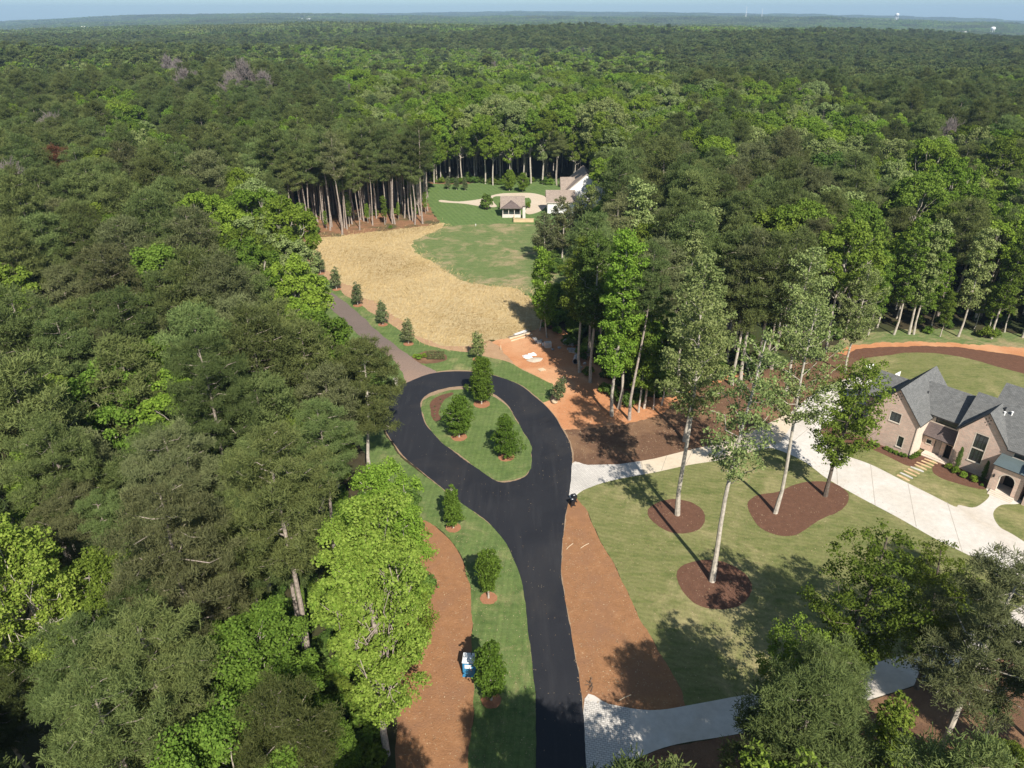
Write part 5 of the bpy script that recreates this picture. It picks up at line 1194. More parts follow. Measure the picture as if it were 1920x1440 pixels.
# dry stalks over the straw field, too many to count
def stalks():
    rg = np.random.default_rng(21); pts = world_poly(FIELD, 3); xs = [p[0] for p in pts]; ys = [p[1] for p in pts]
    N = 70000; P = np.stack([rg.uniform(min(xs) - 4, max(xs) + 4, N), rg.uniform(min(ys) - 3, max(ys) + 6, N)], 1)
    keep = np.array([inpoly(a, b, pts) or (q < .16 and (inpoly(a + 2, b, pts) or inpoly(a - 2, b, pts) or inpoly(a, b + 3, pts) or inpoly(a, b - 2.5, pts))) or (q < .05 and (inpoly(a + 4.5, b, pts) or inpoly(a - 4, b, pts) or inpoly(a, b - 6, pts))) for (a, b), q in zip(P, rg.random(N))]); P = P[keep]; n = len(P)
    ang = .5 + 1.1 * np.sin(P[:, 0] * .21 + 1.3 * np.sin(P[:, 1] * .13)) + 1.0 * np.sin(P[:, 1] * .17 + P[:, 0] * .05) + rg.normal(size=n) * .5
    tilt = .45 + .9 * rg.random(n); L = rg.uniform(.35, .8, n)
    d = np.stack([np.cos(ang) * np.sin(tilt), np.sin(ang) * np.sin(tilt), np.cos(tilt)], 1)
    p0 = np.concatenate([P, np.full((n, 1), .0)], 1); tip = p0 + d * L[:, None]
    side = norm(np.cross(d, rg.normal(size=(n, 3)))) * rg.uniform(.02, .055, n)[:, None]
    q = np.stack([p0 - side, p0 + side, tip + side * .7, tip - side * .7], 1)
    m = leafmat('straw_stalks', (.39, .28, .125), (.56, .43, .225), .15, 0, 0)
    tag(link('straw_stalks', mesh_quads('straw_stalks', [(q, rg.random(n), m)])), 'matted golden straw stalks covering the field', 'straw', None, 'stuff')
stalks()

# fallen leaves, needles and twigs over the beds and lawns
def litter():
    rg = np.random.default_rng(44); polys = [([(1054, 981), (1119, 1001), (1194, 1148), (1297, 1325), (1088, 1320), (1062, 1162)], 1100, .045), ([(880, 1094), (886, 1440), (742, 1440), (745, 1200), (790, 980)], 900, .045), ([(1080, 925), (1291, 868), (1500, 845), (1893, 1080), (1651, 1240), (1297, 1322), (1119, 1001)], 3200, .045), ([(807, 981), (960, 1030), (1003, 1250), (1004, 1440), (880, 1440), (890, 1200)], 900, .04), ([(1056, 810), (1240, 775), (1480, 700), (1480, 775), (1291, 844), (1073, 868)], 1500, .06), ([(960, 640), (1080, 650), (1240, 760), (1190, 800), (1060, 815), (1010, 715)], 1500, .06), ([(1003, 1420), (985, 1110), (890, 955), (720, 800), (760, 710), (1000, 745), (1073, 865), (1054, 1080), (1099, 1420)], 420, .035)]
    Q, T = [], []
    for px, n, s in polys:
        P = [at(*p) for p in px]; xs = [p[0] for p in P]; ys = [p[1] for p in P]; c = []
        while len(c) < n:
            a, b = rg.uniform(min(xs), max(xs)), rg.uniform(min(ys), max(ys))
            if inpoly(a, b, P): c.append((a, b, .06 + rg.uniform(0, .02)))
        c = np.array(c); an = rg.uniform(0, 6.28, n); l = s * rg.uniform(.5, 2.2, n) ** 1.3; w = s * rg.uniform(.35, .9, n)
        t = np.stack([np.cos(an), np.sin(an), rg.normal(size=n) * .15], 1) * l[:, None]; u = np.stack([-np.sin(an), np.cos(an), rg.normal(size=n) * .15], 1) * w[:, None]
        Q.append(np.stack([c - t, c + u, c + t, c - u], 1)); T.append(rg.random(n))
    m = leafmat('fallen_leaves', (.14, .075, .04), (.55, .42, .26), 0, 0, 0)
    tag(link('leaf_litter', mesh_quads('leaf_litter', [(np.concatenate(Q), np.concatenate(T), m)])), 'scattered fallen leaves and twigs on beds, lawns and asphalt', 'leaf litter', None, 'stuff')
litter()
# ------------------------------------------------------------------ the woods
CLEAR = [(545, 440), (575, 470), (604, 512), (618, 545), (652, 610), (660, 660), (700, 690), (745, 695), (760, 725), (712, 775), (668, 785), (660, 880), (690, 905), (760, 900), (795, 915), (830, 985), (835, 1060), (845, 1130), (800, 1230), (770, 1330), (755, 1600), (1900, 1900), (2300, 1500), (2400, 1100), (2300, 700), (1925, 648), (1780, 642), (1640, 634), (1590, 655), (1460, 695), (1320, 725), (1240, 765), (1175, 785), (1085, 712), (1040, 640), (1003, 610), (990, 560), (990, 470), (1010, 430), (1110, 430), (1120, 340), (1060, 348), (960, 351), (840, 346), (812, 354), (806, 395), (790, 425), (734, 432), (643, 443)]
OPENW = [at(*p) for p in CLEAR]
HIDE = [p for p in CLEAR]
LANEP = [(590, 530), (562, 505), (548, 470), (540, 440), (528, 440), (530, 475), (548, 520), (590, 556), (650, 620)]

def vn(x, y, s, seed=0):
    return (math.sin(x / s + seed * 1.7 + 1.3 * math.sin(y / s * .7 + seed)) + math.sin(y / s * 1.1 + seed * 2.3 + 1.1 * math.sin(x / s * .6 + 2 + seed))) * .25 + .5

BRIGHT = [[(400, 400), (470, 350), (600, 420), (610, 520), (640, 600), (690, 680), (620, 700), (540, 620), (440, 560), (380, 480)], [(270, 740), (430, 730), (440, 830), (290, 840)], [(150, 830 - 200), (250, 690), (240, 760), (120, 720)], [(400, 1160), (540, 1150), (560, 1270), (420, 1285)], [(200, 210), (260, 200), (330, 330), (210, 310)], [(390, 190), (460, 200), (450, 260), (390, 250)], [(700, 230), (860, 160), (1250, 150), (1300, 260), (900, 230)]]
def pine_prob(px, py, x, y):
    n = vn(x, y, 38, 3)
    for b in BRIGHT:
        if inpoly(px, py, b): return .06
    if px < 620 and py > 1255: return .97
    if px < 600 and py > 860: return .93
    if py > 330 and px < 620: return .84 + .2 * (n - .5)
    if py > 300 and 560 <= px < 840: return .98
    if 1050 < px < 1520 and 315 < py < 600: return .78
    if px >= 1500 and py > 290: return .28
    if px > 1620 and 200 < py <= 290: return .55
    if px > 1200 and py > 225: return .14
    if px < 640 and 165 < py <= 330: return .80 + .3 * (n - .5)
    if px > 1250 and 75 < py < 195: return .90
    if px > 1600 and py <= 225: return .75
    if py > 100 and px >= 560: return .08
    if py > 100: return .35 + .9 * (n - .5)
    return .5 + 1.2 * (vn(x, y, 160, 5) - .5)

def tint(px, py, x, y, r):
    n = vn(x, y, 30, 9)
    bright = any(inpoly(px, py, b) for b in BRIGHT[:1])
    t = r + .5 * (n - .5)
    if px < 600 and py > 330 and not bright: return 'leaf_mid' if t < .75 else 'leaf_bright' if t < .95 else 'leaf_lime'
    if 560 < px and 60 < py < 340: t += .16
    if t < .08: return 'leaf_dark'
    if t < .50: return 'leaf_mid'
    if t < .74: return 'leaf_bright'
    return 'leaf_pale' if t < .96 else 'leaf_bright'

def visible_ok(x, y, z, h, cr):
    """keep the crown clear of the open ground seen in the photograph"""
    if inpoly(x, y, OPENW): return False
    a = proj(x, y, z)
    if 1600 < a[0] < 1990 and 615 < a[1] < 646: return False
    if inpoly(*a, LANEP): return False
    for dx, hz in ((0, .55), (0, .8), (-.85, .72), (.85, .72), (0, 1.0), (-.5, .5), (.5, .5), (0, .25)):
        q = proj(x + dx * cr, y, z + hz * h)
        if inpoly(*q, CLEAR) and q[1] > 356: return False
    return True

trees = []   # (dist, x, y, z, kind, variant, tintname, scale, rz, inframe, px, py)
def scatter():
    r = random.Random(77)
    sp = 6.6
    yy = 16.0
    while yy < 345:
        xx = -290.0
        while xx < 330:
            x = xx + r.uniform(-.42, .42) * sp; y = yy + r.uniform(-.42, .42) * sp; rnd = [r.random() for _ in range(6)]
            xx += sp
            if abs(math.degrees(math.atan2(x, y))) > 47 and math.hypot(x, y) > 70: continue
            if x > 2 and y < 62: continue
            if x > -4 and y < 40: continue
            if -17 < x < -6 and 36 < y < 60: continue
            z = float(terrain(x, y)); s = .72 + .46 * rnd[0]
            if y > 120: s *= 1.05
            if 18 < y < 34: s *= .9
            px, py = proj(x, y, z + 16)
            if not visible_ok(x, y, z, 22 * s, 4.2 * s): continue
            trees.append((x, y, z, s, rnd, px, py))
        yy += sp
scatter()

region = lambda px, py, x, y: ('the grove above the field' if 560 < px < 850 and 240 < py < 420 else
    'the wood left of the road' if px < 760 and py > 430 else 'the far left wood' if px < 760 else
    'the wood behind the brick house' if px > 1500 and py > 300 else 'the wood behind the clay yard' if px > 1000 and py > 400 else 'the wood behind the white house')
TN = {'leaf_mid': 'mid green', 'leaf_bright': 'bright green', 'leaf_lime': 'lime green', 'leaf_pale': 'pale green', 'leaf_dark': 'deep green', 'pine': 'dark olive', 'pine_grey': 'grey green'}
EXPL = []   # (x, y, kind, proto, leaf, scale, label, group)
def expl(px, py, kind, key, leaf, sc, label, group=None):
    x, y = at(px, py, 15)
    for _ in range(6): x, y = at(px, py, 15 + float(terrain(x, y)))
    EXPL.append((x, y)); place_tree(kind, key, (x, y, float(terrain(x, y))), label, group, rz=px * .37, sc=sc, leafm=leaf and M[leaf])
GB = 'bare grey trees standing in the woods'
for k, (px, py, sc, lb) in enumerate(((352, 190, 1.55, 'left one of the mauve leafless trees in the far left wood'), (374, 182, 1.4, 'small mauve leafless tree next to the left one'), (440, 192, 1.5, 'leafless grey tree left of the largest mauve one'), (466, 186, 1.75, 'largest mauve leafless tree in the far left wood'), (500, 192, 1.5, 'leafless grey tree right of the largest mauve one'), (320, 152, 1.6, 'leafless tree near the top of the far left wood'), (340, 155, 1.5, 'pale leafless tree near the top of the far left wood'), (105, 268, 1.25, 'white branched dead tree among pines of the far left wood'), (40, 384, 1.25, 'leafless grey tree near the left margin of the photo'), (1770, 290, 1.3, 'leafless tree with white limbs in the far right wood'), (1300, 300 - 168, 1.0, 'white branched dead tree in the dark far pine stand'), (190, 300, 1.2, 'bare grey tree in the left wood beside bright trees'))):
    expl(px, py, 'bare_tree', ('bare', k % 2), None, sc, lb, GB)
for px, py, sc, lb in ((128, 352, 1.1, 'rust brown dying pine near the left margin'), (192, 374, .95, 'small rusty pine right of the rust brown dying pine'), (832, 222, .8, 'reddish brown tree in the bright wood beyond the grove'), (657, 210, .8, 'brownish red tree at the edge of the far bright wood')):
    expl(px, py, 'pine_tree', ('pine', 1), 'leaf_rust', sc, lb)
for px, py, key, lf, sc, lb in ((85, 722, 2, 'leaf_lime', .72, 'lone lime green crown among pines at the left margin'), (175, 524, 1, 'leaf_lime', .70, 'small lime green crown alone in the dark left wood'), (360, 782, 3, 'leaf_bright', 1.05, 'bright green spreading crown ringed by dark pines'), (215, 700, 0, 'leaf_mid', .9, 'mid green crown behind the lone lime green one'), (290, 700, 4, 'leaf_mid', .95, 'mid green crown right of the lone lime green one'), (238, 232, 2, 'leaf_bright', 1.0, 'upright bright green tree high in the left wood'), (255, 262, 0, 'leaf_bright', 1.1, 'bright tree just below the upright bright green one'), (195, 222, 5, 'leaf_bright', .8, 'small bright tree left of the upright bright green one'), (425, 228, 1, 'leaf_bright', 1.1, 'bright green tree below the mauve leafless trees'), (400, 205, 4, 'leaf_bright', .8, 'small bright tree under the mauve leafless trees'), (322, 306, 3, 'leaf_bright', 1.0, 'round bright green tree in the middle of the left wood'), (375, 292, 5, 'leaf_pale', 1.0, 'pale green pointed tree right of the round bright one'), (285, 276, 2, 'leaf_bright', .9, 'bright tree between the upright one and the round one'), (440, 345, 0, 'leaf_bright', 1.0, 'bright green tree left of the pine grove'), (470, 175, 3, 'leaf_lime', .8, 'tiny lime green crown far off above the mauve trees'), (640, 250, 1, 'leaf_bright', 1.0, 'bright tree behind the top of the pine grove'), (620, 210, 4, 'leaf_bright', 1.0, 'bright tree at the edge between dark and bright far woods')):
    expl(px, py, 'broadleaf_tree', ('broad', key), lf, sc, lb)
TN = {'leaf_mid': 'mid green', 'leaf_bright': 'bright green', 'leaf_lime': 'lime green', 'leaf_pale': 'pale green', 'leaf_dark': 'deep green', 'pine': 'dark olive', 'pine_grey': 'grey green'}
# the pine grove beside the field: close set bare stems
def grove():
    r = random.Random(8); P = [at(*p) for p in ((566, 440), (600, 437), (650, 432), (734, 422), (795, 412), (812, 392), (806, 362), (760, 352), (690, 352), (600, 366), (566, 385))]
    xs = [p[0] for p in P]; ys = [p[1] for p in P]; y = min(ys)
    while y < max(ys):
        x = min(xs)
        while x < max(xs):
            a, b = x + r.uniform(-.45, .45) * 4.6, y + r.uniform(-.45, .45) * 4.6; x += 4.6
            if inpoly(a, b, P):
                px, py = proj(a, b, 16); trees.append((a, b, float(terrain(a, b)), r.uniform(.86, 1.08), [r.random(), -1, r.random(), r.random(), r.random(), r.random()], px, py))
        y += 4.6
grove()
inst = {'pine': [], 'broad': []}
cand = {'pine': [], 'broad': []}
for (x, y, z, s, rnd, px, py) in trees:
    d = math.hypot(x, y); infr = -60 < px < 1980 and -10 < py < 1560
    kind = 'pine' if rnd[1] < pine_prob(px, py, x, y) else 'broad'
    grove = rnd[1] == -1 or (kind == 'pine' and 560 < px < 850 and 240 < py < 420)
    edge = kind == 'broad' and ((980 < px < 1300 and py > 240 and y > 90 and (px < 1140 or py > 420)) or (800 < px < 1140 and 215 < py < 330)) and rnd[4] < .7
    if any((x - a) ** 2 + (y - b) ** 2 < 26 for a, b in HAND): continue
    if kind == 'pine' and d < 78: v = ('near', int(rnd[2] * 4)); tn = 'pine_grey' if rnd[4] > .80 else 'pine'
    elif kind == 'pine':
        v = ('grove', int(rnd[2] * 3)) if grove else ('pine', int(rnd[2] * NP)); tn = 'pine_grey' if rnd[4] > .80 else 'pine'
        if grove: s *= 1.0
    else:
        v = ('edge', int(rnd[2] * 3)) if edge else ('broad', int(rnd[2] * NB)); tn = tint(px, py, x, y, rnd[5])
        if d < 80 and not edge: v = ('nearleaf', int(rnd[2] * 3))
        if edge: s *= 1.15
    (cand if infr else inst)[kind].append((d, x, y, z, v, tn, s, rnd[3] * 6.28, px, py))
for kind in cand:
    cand[kind].sort()
    inst[kind] += cand[kind][285:]
    nm = 'pine_tree' if kind == 'pine' else 'broadleaf_tree'
    seen = {}
    for (d, x, y, z, v, tn, s, rz, px, py) in cand[kind][:285]:
        key = (int(px / 19.2), int(py / 14.4)); seen[key] = seen.get(key, 0) + 1
        lab = '%s %s in %s, %d%% across, %d%% down' % (TN[tn], 'pine' if kind == 'pine' else 'tree', region(px, py, x, y), max(0, key[0]), min(100, max(0, key[1])))
        if seen[key] > 1: lab = lab.replace(' in ', ' nested in ', 1)
        place_tree(nm, v, (x, y, z), lab, 'pines in the woods' if kind == 'pine' else 'leafy trees in the woods', rz=rz, sc=s, leafm=M[tn])
print('individual', {k: min(285, len(cand[k])) for k in cand}, 'rest', {k: len(inst[k]) for k in inst})

# --- everything farther: one object per kind, instanced on points
def pick_set(name, meshes):
    c = bpy.data.collections.new(name)
    for i, me in enumerate(meshes):
        o = bpy.data.objects.new('%s_%02d' % (name, i), me); c.objects.link(o)
    return c

def instancer(name, rows, coll, label, cat):
    """rows: (x, y, z, index, rz, scale)"""
    A = np.array(rows, np.float32); n = len(A)
    me = bpy.data.meshes.new(name); me.vertices.add(n); me.vertices.foreach_set('co', A[:, :3].reshape(-1))
    a = me.attributes.new('pick', 'INT', 'POINT'); a.data.foreach_set('value', A[:, 3].astype(np.int32))
    a = me.attributes.new('turn', 'FLOAT_VECTOR', 'POINT'); tv = np.zeros((n, 3), np.float32); tv[:, 2] = A[:, 4]; a.data.foreach_set('vector', tv.reshape(-1))
    a = me.attributes.new('size', 'FLOAT', 'POINT'); a.data.foreach_set('value', A[:, 5])
    o = link(name, me)
    g = bpy.data.node_groups.new(name, 'GeometryNodeTree')
    g.interface.new_socket('Geometry', in_out='INPUT', socket_type='NodeSocketGeometry'); g.interface.new_socket('Geometry', in_out='OUTPUT', socket_type='NodeSocketGeometry')
    N = g.nodes.new; gi, go = N('NodeGroupInput'), N('NodeGroupOutput')
    ip = N('GeometryNodeInstanceOnPoints'); ci = N('GeometryNodeCollectionInfo'); ci.inputs['Collection'].default_value = coll
    ci.inputs['Separate Children'].default_value = True; ci.inputs['Reset Children'].default_value = True
    ip.inputs['Pick Instance'].default_value = True
    def attr(nm, typ):
        q = N('GeometryNodeInputNamedAttribute'); q.data_type = typ; q.inputs['Name'].default_value = nm; return q.outputs['Attribute']
    L = g.links.new
    L(gi.outputs[0], ip.inputs['Points']); L(ci.outputs[0], ip.inputs['Instance']); L(attr('pick', 'INT'), ip.inputs['Instance Index'])
    L(attr('turn', 'FLOAT_VECTOR'), ip.inputs['Rotation']); L(attr('size', 'FLOAT'), ip.inputs['Scale']); L(ip.outputs[0], go.inputs[0])
    md = o.modifiers.new('scatter', 'NODES'); md.node_group = g
    return tag(o, label, cat, None, 'stuff')

# light versions for the middle distance
LP, LB = [], []
for i in range(4):
    rng, wd, C, Rr = branchy(600 + i, 23.5, 5.2, .52, 24, 'pine', 1.25, .5, (0, 0), .26, .3, .6, .07, .95)
    q, r_ = needles(rng, C, Rr, 14, .85, .30, 4, .62, .6); LP.append((q, r_, wd))
    rng, wd, C, Rr = lobed(620 + i, 21, 5.0, .32, 12, 8); q, r_ = leaves(rng, C, Rr, 26, .46, .85); LB.append((q, r_, wd))
PT, BT = ['pine', 'pine_grey'], ['leaf_mid', 'leaf_bright', 'leaf_pale', 'leaf_dark', 'leaf_lime']
pm, pidx = [], {}
for i in range(NP): pidx[(('pine', i), 'pine')] = len(pm); pm.append(both_mesh(('pine', i)))
for i in range(3): pidx[(('grove', i), 'pine')] = len(pm); pm.append(both_mesh(('grove', i)))
for i, (q, r_, wd) in enumerate(LP):
    pidx[('low', i)] = len(pm); pm.append(mesh_quads('far_pine', [(q, r_, M['pine']), (wd, np.full(len(wd), .5), M['bark'])]))
bm_, bidx = [], {}
for t in BT:
    for i in range(3): bidx[(i, t)] = len(bm_); bm_.append(both_mesh(('broad', i), M[t]))
    for i in range(2): bidx[('low', i, t)] = len(bm_); bm_.append(mesh_quads('far_leafy', [(LB[i][0], LB[i][1], M[t]), (LB[i][2], np.full(len(LB[i][2]), .5), M['bark_pale'])]))
bidx['bare'] = len(bm_); bm_.append(both_mesh(('bare', 0)))
rowsP, rowsB = [], []
for (d, x, y, z, v, tn, s, rz, px, py) in inst['pine']: rowsP.append((x, y, z, pidx[(v if v[0] != 'near' else ('pine', v[1]), 'pine')], rz, s))
for (d, x, y, z, v, tn, s, rz, px, py) in inst['broad']: rowsB.append((x, y, z, bidx[(v[1] % 3, tn)], rz, s * (1.0)))
def middle():
    r = random.Random(99); y = 345.0
    FARCLR = []
    while y < 1750:
        sp = 7.2 if y < 700 else 8.2; hw = y * 1.02 + 40; x = -hw
        while x < hw:
            xx, yy_ = x + r.uniform(-.45, .45) * sp, y + r.uniform(-.45, .45) * sp; x += sp
            z = float(terrain(xx, yy_)); px, py = proj(xx, yy_, z + 16); a, b, c, s = r.random(), r.random(), r.random(), r.uniform(.78, 1.18)
            s *= .92 + .25 * vn(xx, yy_, 45, 4)
            low = yy_ > 520
            if yy_ < 900 and any((xx - a_) ** 2 + (yy_ - b_) ** 2 < 45 or (abs(xx - a_) < 5 and -16 < yy_ - b_ < 0) for a_, b_ in EXPL): continue
            if a < pine_prob(px, py, xx, yy_):
                rowsP.append((xx, yy_, z, pidx[('low', int(b * 4))] if low else pidx[(('pine', int(b * NP)), 'pine')], c * 6.28, s))
            else:
                t = tint(px, py, xx, yy_, r.random())
                if r.random() < .006: rowsB.append((xx, yy_, z, bidx['bare'], c * 6.28, s)); continue
                rowsB.append((xx, yy_, z, bidx[('low', int(b * 2), t)] if low else bidx[(int(b * 3), t)], c * 6.28, s))
        y += sp
middle()
print('mid', len(rowsP), len(rowsB))
instancer('distant_pine_woods', rowsP, pick_set('pine_set', pm), 'olive pine woods stretching back behind the nearer trees', 'pine woods')
instancer('distant_leafy_woods', rowsB, pick_set('leafy_set', bm_), 'bright green leafy woods stretching back behind the nearer trees', 'leafy woods')

# far canopy: patches of some sixty heads each
def patch(seed, frac):
    rg = np.random.default_rng(seed); G = []
    buckets = {}
    for i in range(9):
        for j in range(9):
            c = np.array([(i - 4 + rg.uniform(-.45, .45)) * 9.5, (j - 4 + rg.uniform(-.45, .45)) * 9.5, rg.uniform(12, 20)])
            m = 'pine' if rg.random() < frac else rg.choice(['leaf_mid', 'leaf_bright', 'leaf_pale', 'leaf_dark'], p=[.55, .2, .15, .1])
            buckets.setdefault(m, []).append(c)
    for m, C in buckets.items():
        C = np.array(C); q, r_ = leaves(rg, C, rg.uniform(4.2, 6.5, len(C)), 60, 1.5, 1.0, .8, .6, .3); G.append((q, r_, M[m]))
    return mesh_quads('far_patch', G)
FP = [patch(700 + i, f_) for i, f_ in enumerate((.95, .85, .6, .4, .15, .08))]
rowsF = []
def far():
    r = random.Random(123); y = 1750.0
    while y < 12500:
        sp = 76.0 if y < 5000 else 110.0; sc = 1.0 if y < 5000 else 1.4
        hw = y * .98 + 100; x = -hw
        while x < hw:
            xx, yy_ = x + r.uniform(-.2, .2) * sp, y + r.uniform(-.2, .2) * sp; x += sp
            z = float(terrain(xx, yy_)); px, py = proj(xx, yy_, z + 10)
            if abs(xx + 560) < 520 and 6300 < yy_ < 7100: continue
            f = min(.999, max(0, .5 + 1.3 * (vn(xx, yy_, 420, 6) - .5) + r.uniform(-.18, .18)))
            rowsF.append((xx, yy_, z - (0 if y < 5000 else 4), int((1 - f) * 6), r.choice((0, 1.571, 3.142, 4.712)), sc * r.uniform(.95, 1.1)))
        y += sp
far()
print('far', len(rowsF))
instancer('horizon_forest', rowsF, pick_set('patch_set', FP), 'hazy forest canopy running to the horizon', 'far forest')

# low brush under the wood edges
rowsU = []
def under():
    r = random.Random(31)
    for _ in range(9000):
        y = r.uniform(24, 300); x = r.uniform(-.85, .85) * y
        if any(inpoly(x + q, y + w_, OPENW) for q, w_ in ((0, 0), (3, 0), (-2, 0), (0, 3), (0, -2))): continue
        px, py = proj(x, y, 0.5)
        if inpoly(px, py, LANEP) or (560 < px < 850 and 350 < py < 440 and r.random() < .9): continue
        if x > 40 and y > 90 and r.random() < .65: continue
        rowsU.append((x, y, 0, r.choice((0, 1)), r.uniform(0, 6), r.uniform(.5, 1.4)))
under()
us = pick_set('brush_set', [both_mesh('brush', M['leaf_mid']), both_mesh('brush', M['leaf_dark'])])
instancer('undergrowth', rowsU, us, 'low green brush filling the floor of the woods', 'undergrowth')

# --- far landmarks
def far_at(px, d):
    x = (px - 960) / F * d * CP; return (x, d, float(terrain(x, d)))
def big_box(name, loc, w, dp, h, mat, label, cat, roof=None):
    b = MB(); b.box(-w / 2, w / 2, -dp / 2, dp / 2, 0, h)
    t = empty(name, loc); tag(t, label, cat); b.build('wall', mat, t)
    b = MB(); b.slab([(-w / 2 - 1, -dp / 2 - 1, h + .6), (w / 2 + 1, -dp / 2 - 1, h + .6), (w / 2 + 1, 0, h + 4), (-w / 2 - 1, 0, h + 4)], .5); b.slab([(-w / 2 - 1, 0, h + 4), (w / 2 + 1, 0, h + 4), (w / 2 + 1, dp / 2 + 1, h + .6), (-w / 2 - 1, dp / 2 + 1, h + .6)], .5); b.build('roof', roof or mat, t)
x, y, z = far_at(568, 5200); big_box('warehouse', (x, y, z + 14), 90, 40, 12, M['brick'], 'long low reddish building with pale roof near the horizon', 'building', M['white_paint'])
x, y, z = far_at(150, 2600); big_box('white_shed', (x, y, z + 14), 12, 9, 9, M['white_paint'], 'tiny white building among far trees at the left', 'building')
x, y, z = far_at(1880, 3200); big_box('white_shed', (x, y, z + 14), 26, 12, 8, M['white_paint'], 'white far building below the right water tower', 'building')
x, y, z = far_at(1812, 3400); big_box('white_shed', (x, y, z + 13), 40, 12, 7, M['stone_pale'], 'long pale far building left of the right water tower', 'building')
def water_tower(px, d, top, r, label):
    x, y, z = far_at(px, d); t = empty('water_tower', (x, y, z)); tag(t, label, 'water tower')
    b = MB()
    pr_ = [(.05, top - r * 1.1), (r * .7, top - r * .8), (r, top - r * .3), (r, top + r * .15), (r * .6, top + r * .5), (.05, top + r * .6)]
    for (r0_, z0_), (r1_, z1_) in zip(pr_, pr_[1:]):
        for k in range(20):
            a, c = 2 * math.pi * k / 20, 2 * math.pi * (k + 1) / 20
            b.poly([(r0_ * math.cos(a), r0_ * math.sin(a), z0_), (r0_ * math.cos(c), r0_ * math.sin(c), z0_), (r1_ * math.cos(c), r1_ * math.sin(c), z1_), (r1_ * math.cos(a), r1_ * math.sin(a), z1_)])
    b.build('tank', M['white_paint'], t)
    b = MB(); b.tube([(0, 0, 0), (0, 0, top - r)], r * .16, 10)
    for k in range(6):
        a = k * math.pi / 3; b.tube([(r * .95 * math.cos(a), r * .95 * math.sin(a), 0), (r * .8 * math.cos(a), r * .8 * math.sin(a), top - r * .5)], r * .06, 6)
    b.build('support', M['white_paint'], t)
water_tower(1683, 6000, 76, 13, 'smaller pale water tower on the horizon')
water_tower(1870, 3600, 44, 10, 'white water tower at the right end of the horizon')
for k, (px, d) in enumerate(((1399, 6200), (1429, 6600))):
    x, y, z = far_at(px, d); b = MB(); hgt = 118 if k == 0 else 92
    b.tube([(0, 0, 0), (0, 0, hgt)], [1.6, .9], 6)
    for q in range(3): b.tube([(2.5 * math.cos(q * 2.1), 2.5 * math.sin(q * 2.1), 0), (0, 0, hgt)], .7, 4)
    for q in (.3, .5, .7, .9): b.tube([(-2.4, 0, hgt * q), (2.4, 0, hgt * q)], .4, 4)
    simple('radio_mast', b, M['white_paint'], (x, y, z), 0, ['taller thin pale mast on the horizon', 'shorter thin pale mast on the horizon'][k], 'mast')
sheet_from('far_field', [(-1080, 6350), (-60, 6350), (-60, 7050), (-1080, 7050)], float(terrain(-560, 6700)) + 8, M['straw'])
tag(bpy.data.objects['far_field'], 'pale open field far off near the horizon', 'field', None, 'structure')
# ------------------------------------------------------------------ camera, light, air
cam = bpy.data.cameras.new('camera'); co = bpy.data.objects.new('camera', cam); COL.objects.link(co)
co.location = (0, 0, H); co.rotation_euler = (math.pi / 2 - PITCH, 0, 0)
cam.sensor_width = 36; cam.lens = F / 1920 * 36; cam.clip_start = .5; cam.clip_end = 40000
SC.camera = co
EL, AZ = R(43), R(18)
S = Vector((math.sin(AZ) * math.cos(EL), -math.cos(AZ) * math.cos(EL), math.sin(EL)))
sl = bpy.data.lights.new('sun', 'SUN'); sl.energy = 5.0; sl.angle = R(.5); sl.color = (1, .955, .88)
so = bpy.data.objects.new('sun', sl); COL.objects.link(so); so.rotation_euler = S.to_track_quat('Z', 'Y').to_euler()
wd_ = bpy.data.worlds.new('World'); SC.world = wd_; wd_.use_nodes = True
nt = wd_.node_tree; nt.nodes.clear()
sky = nt.nodes.new('ShaderNodeTexSky'); sky.sky_type = 'NISHITA'; sky.sun_disc = False
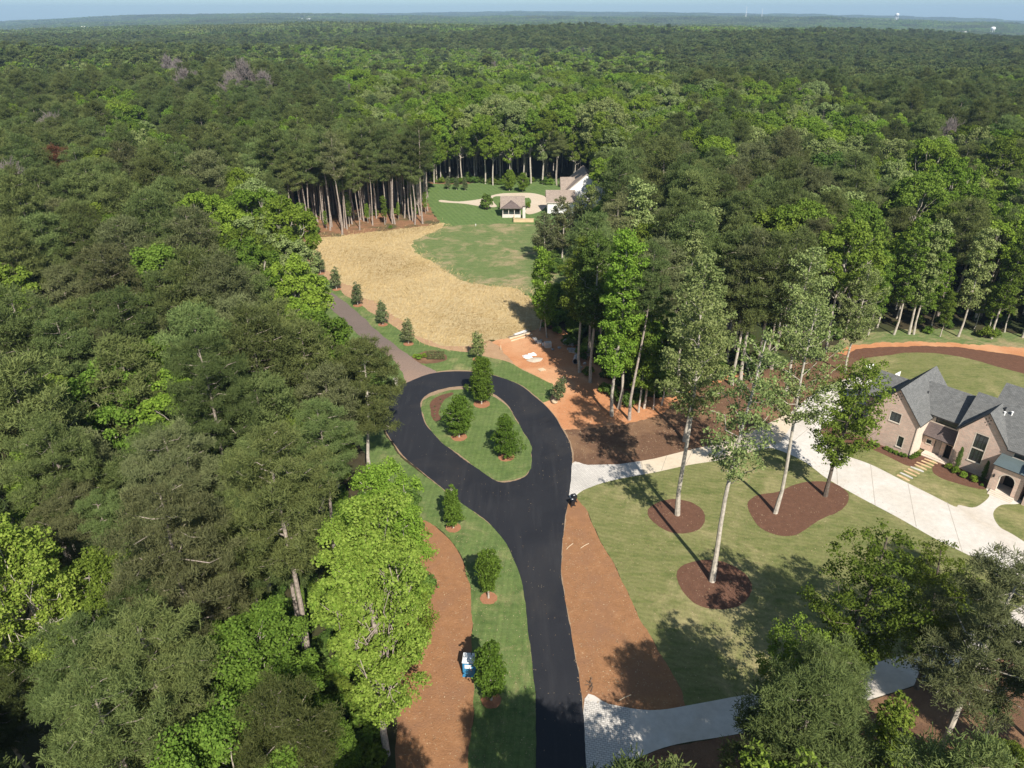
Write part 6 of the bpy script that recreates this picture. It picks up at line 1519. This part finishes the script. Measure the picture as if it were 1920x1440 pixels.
sky.sun_elevation = EL; sky.sun_rotation = math.pi - AZ; sky.air_density = 1.0; sky.dust_density = .2; sky.ozone_density = 1.6; sky.altitude = 300
bg = nt.nodes.new('ShaderNodeBackground'); bg.inputs[1].default_value = .105
wo = nt.nodes.new('ShaderNodeOutputWorld'); tn_ = nt.nodes.new('ShaderNodeMix'); tn_.data_type = 'RGBA'; tn_.blend_type = 'MULTIPLY'; tn_.inputs[0].default_value = 1; 
tcw = nt.nodes.new('ShaderNodeTexCoord'); sx = nt.nodes.new('ShaderNodeSeparateXYZ'); nt.links.new(tcw.outputs['Generated'], sx.inputs[0])
rw = nt.nodes.new('ShaderNodeValToRGB'); rw.color_ramp.elements[0].position = .0; rw.color_ramp.elements[0].color = (.36, .53, .70, 1)
rw.color_ramp.elements[1].position = .22; rw.color_ramp.elements[1].color = (1.08, .98, .86, 1)
nt.links.new(sx.outputs[2], rw.inputs[0]); nt.links.new(rw.outputs[0], tn_.inputs[7])
nt.links.new(sky.outputs[0], tn_.inputs[6]); nt.links.new(tn_.outputs[2], bg.inputs[0]); nt.links.new(bg.outputs[0], wo.inputs[0])
# air: one even box of haze round the whole scene
def haze():
    b = MB(); b.box(-15500, 15500, -600, 14500, -420, 185)
    m = bpy.data.materials.new('haze'); m.use_nodes = True; t = m.node_tree; t.nodes.clear()
    o = t.nodes.new('ShaderNodeOutputMaterial'); v = t.nodes.new('ShaderNodeVolumePrincipled')
    v.inputs['Color'].default_value = (.50, .70, .95, 1); v.inputs['Density'].default_value = HAZE; v.inputs['Anisotropy'].default_value = .1
    t.links.new(v.outputs[0], o.inputs['Volume'])
    tag(b.build('haze', m), 'thin bluish haze filling the air over the woods', 'haze', None, 'stuff')
HAZE = 9e-5
haze()
vs = SC.view_settings; vs.view_transform = 'Standard'; vs.look = 'None'; vs.exposure = 0.64; vs.gamma = 1
c = SC.cycles
c.max_bounces = 5; c.diffuse_bounces = 2; c.glossy_bounces = 2; c.transmission_bounces = 3; c.transparent_max_bounces = 4; c.volume_bounces = 0
c.use_denoising = True
c.sample_clamp_indirect = 4
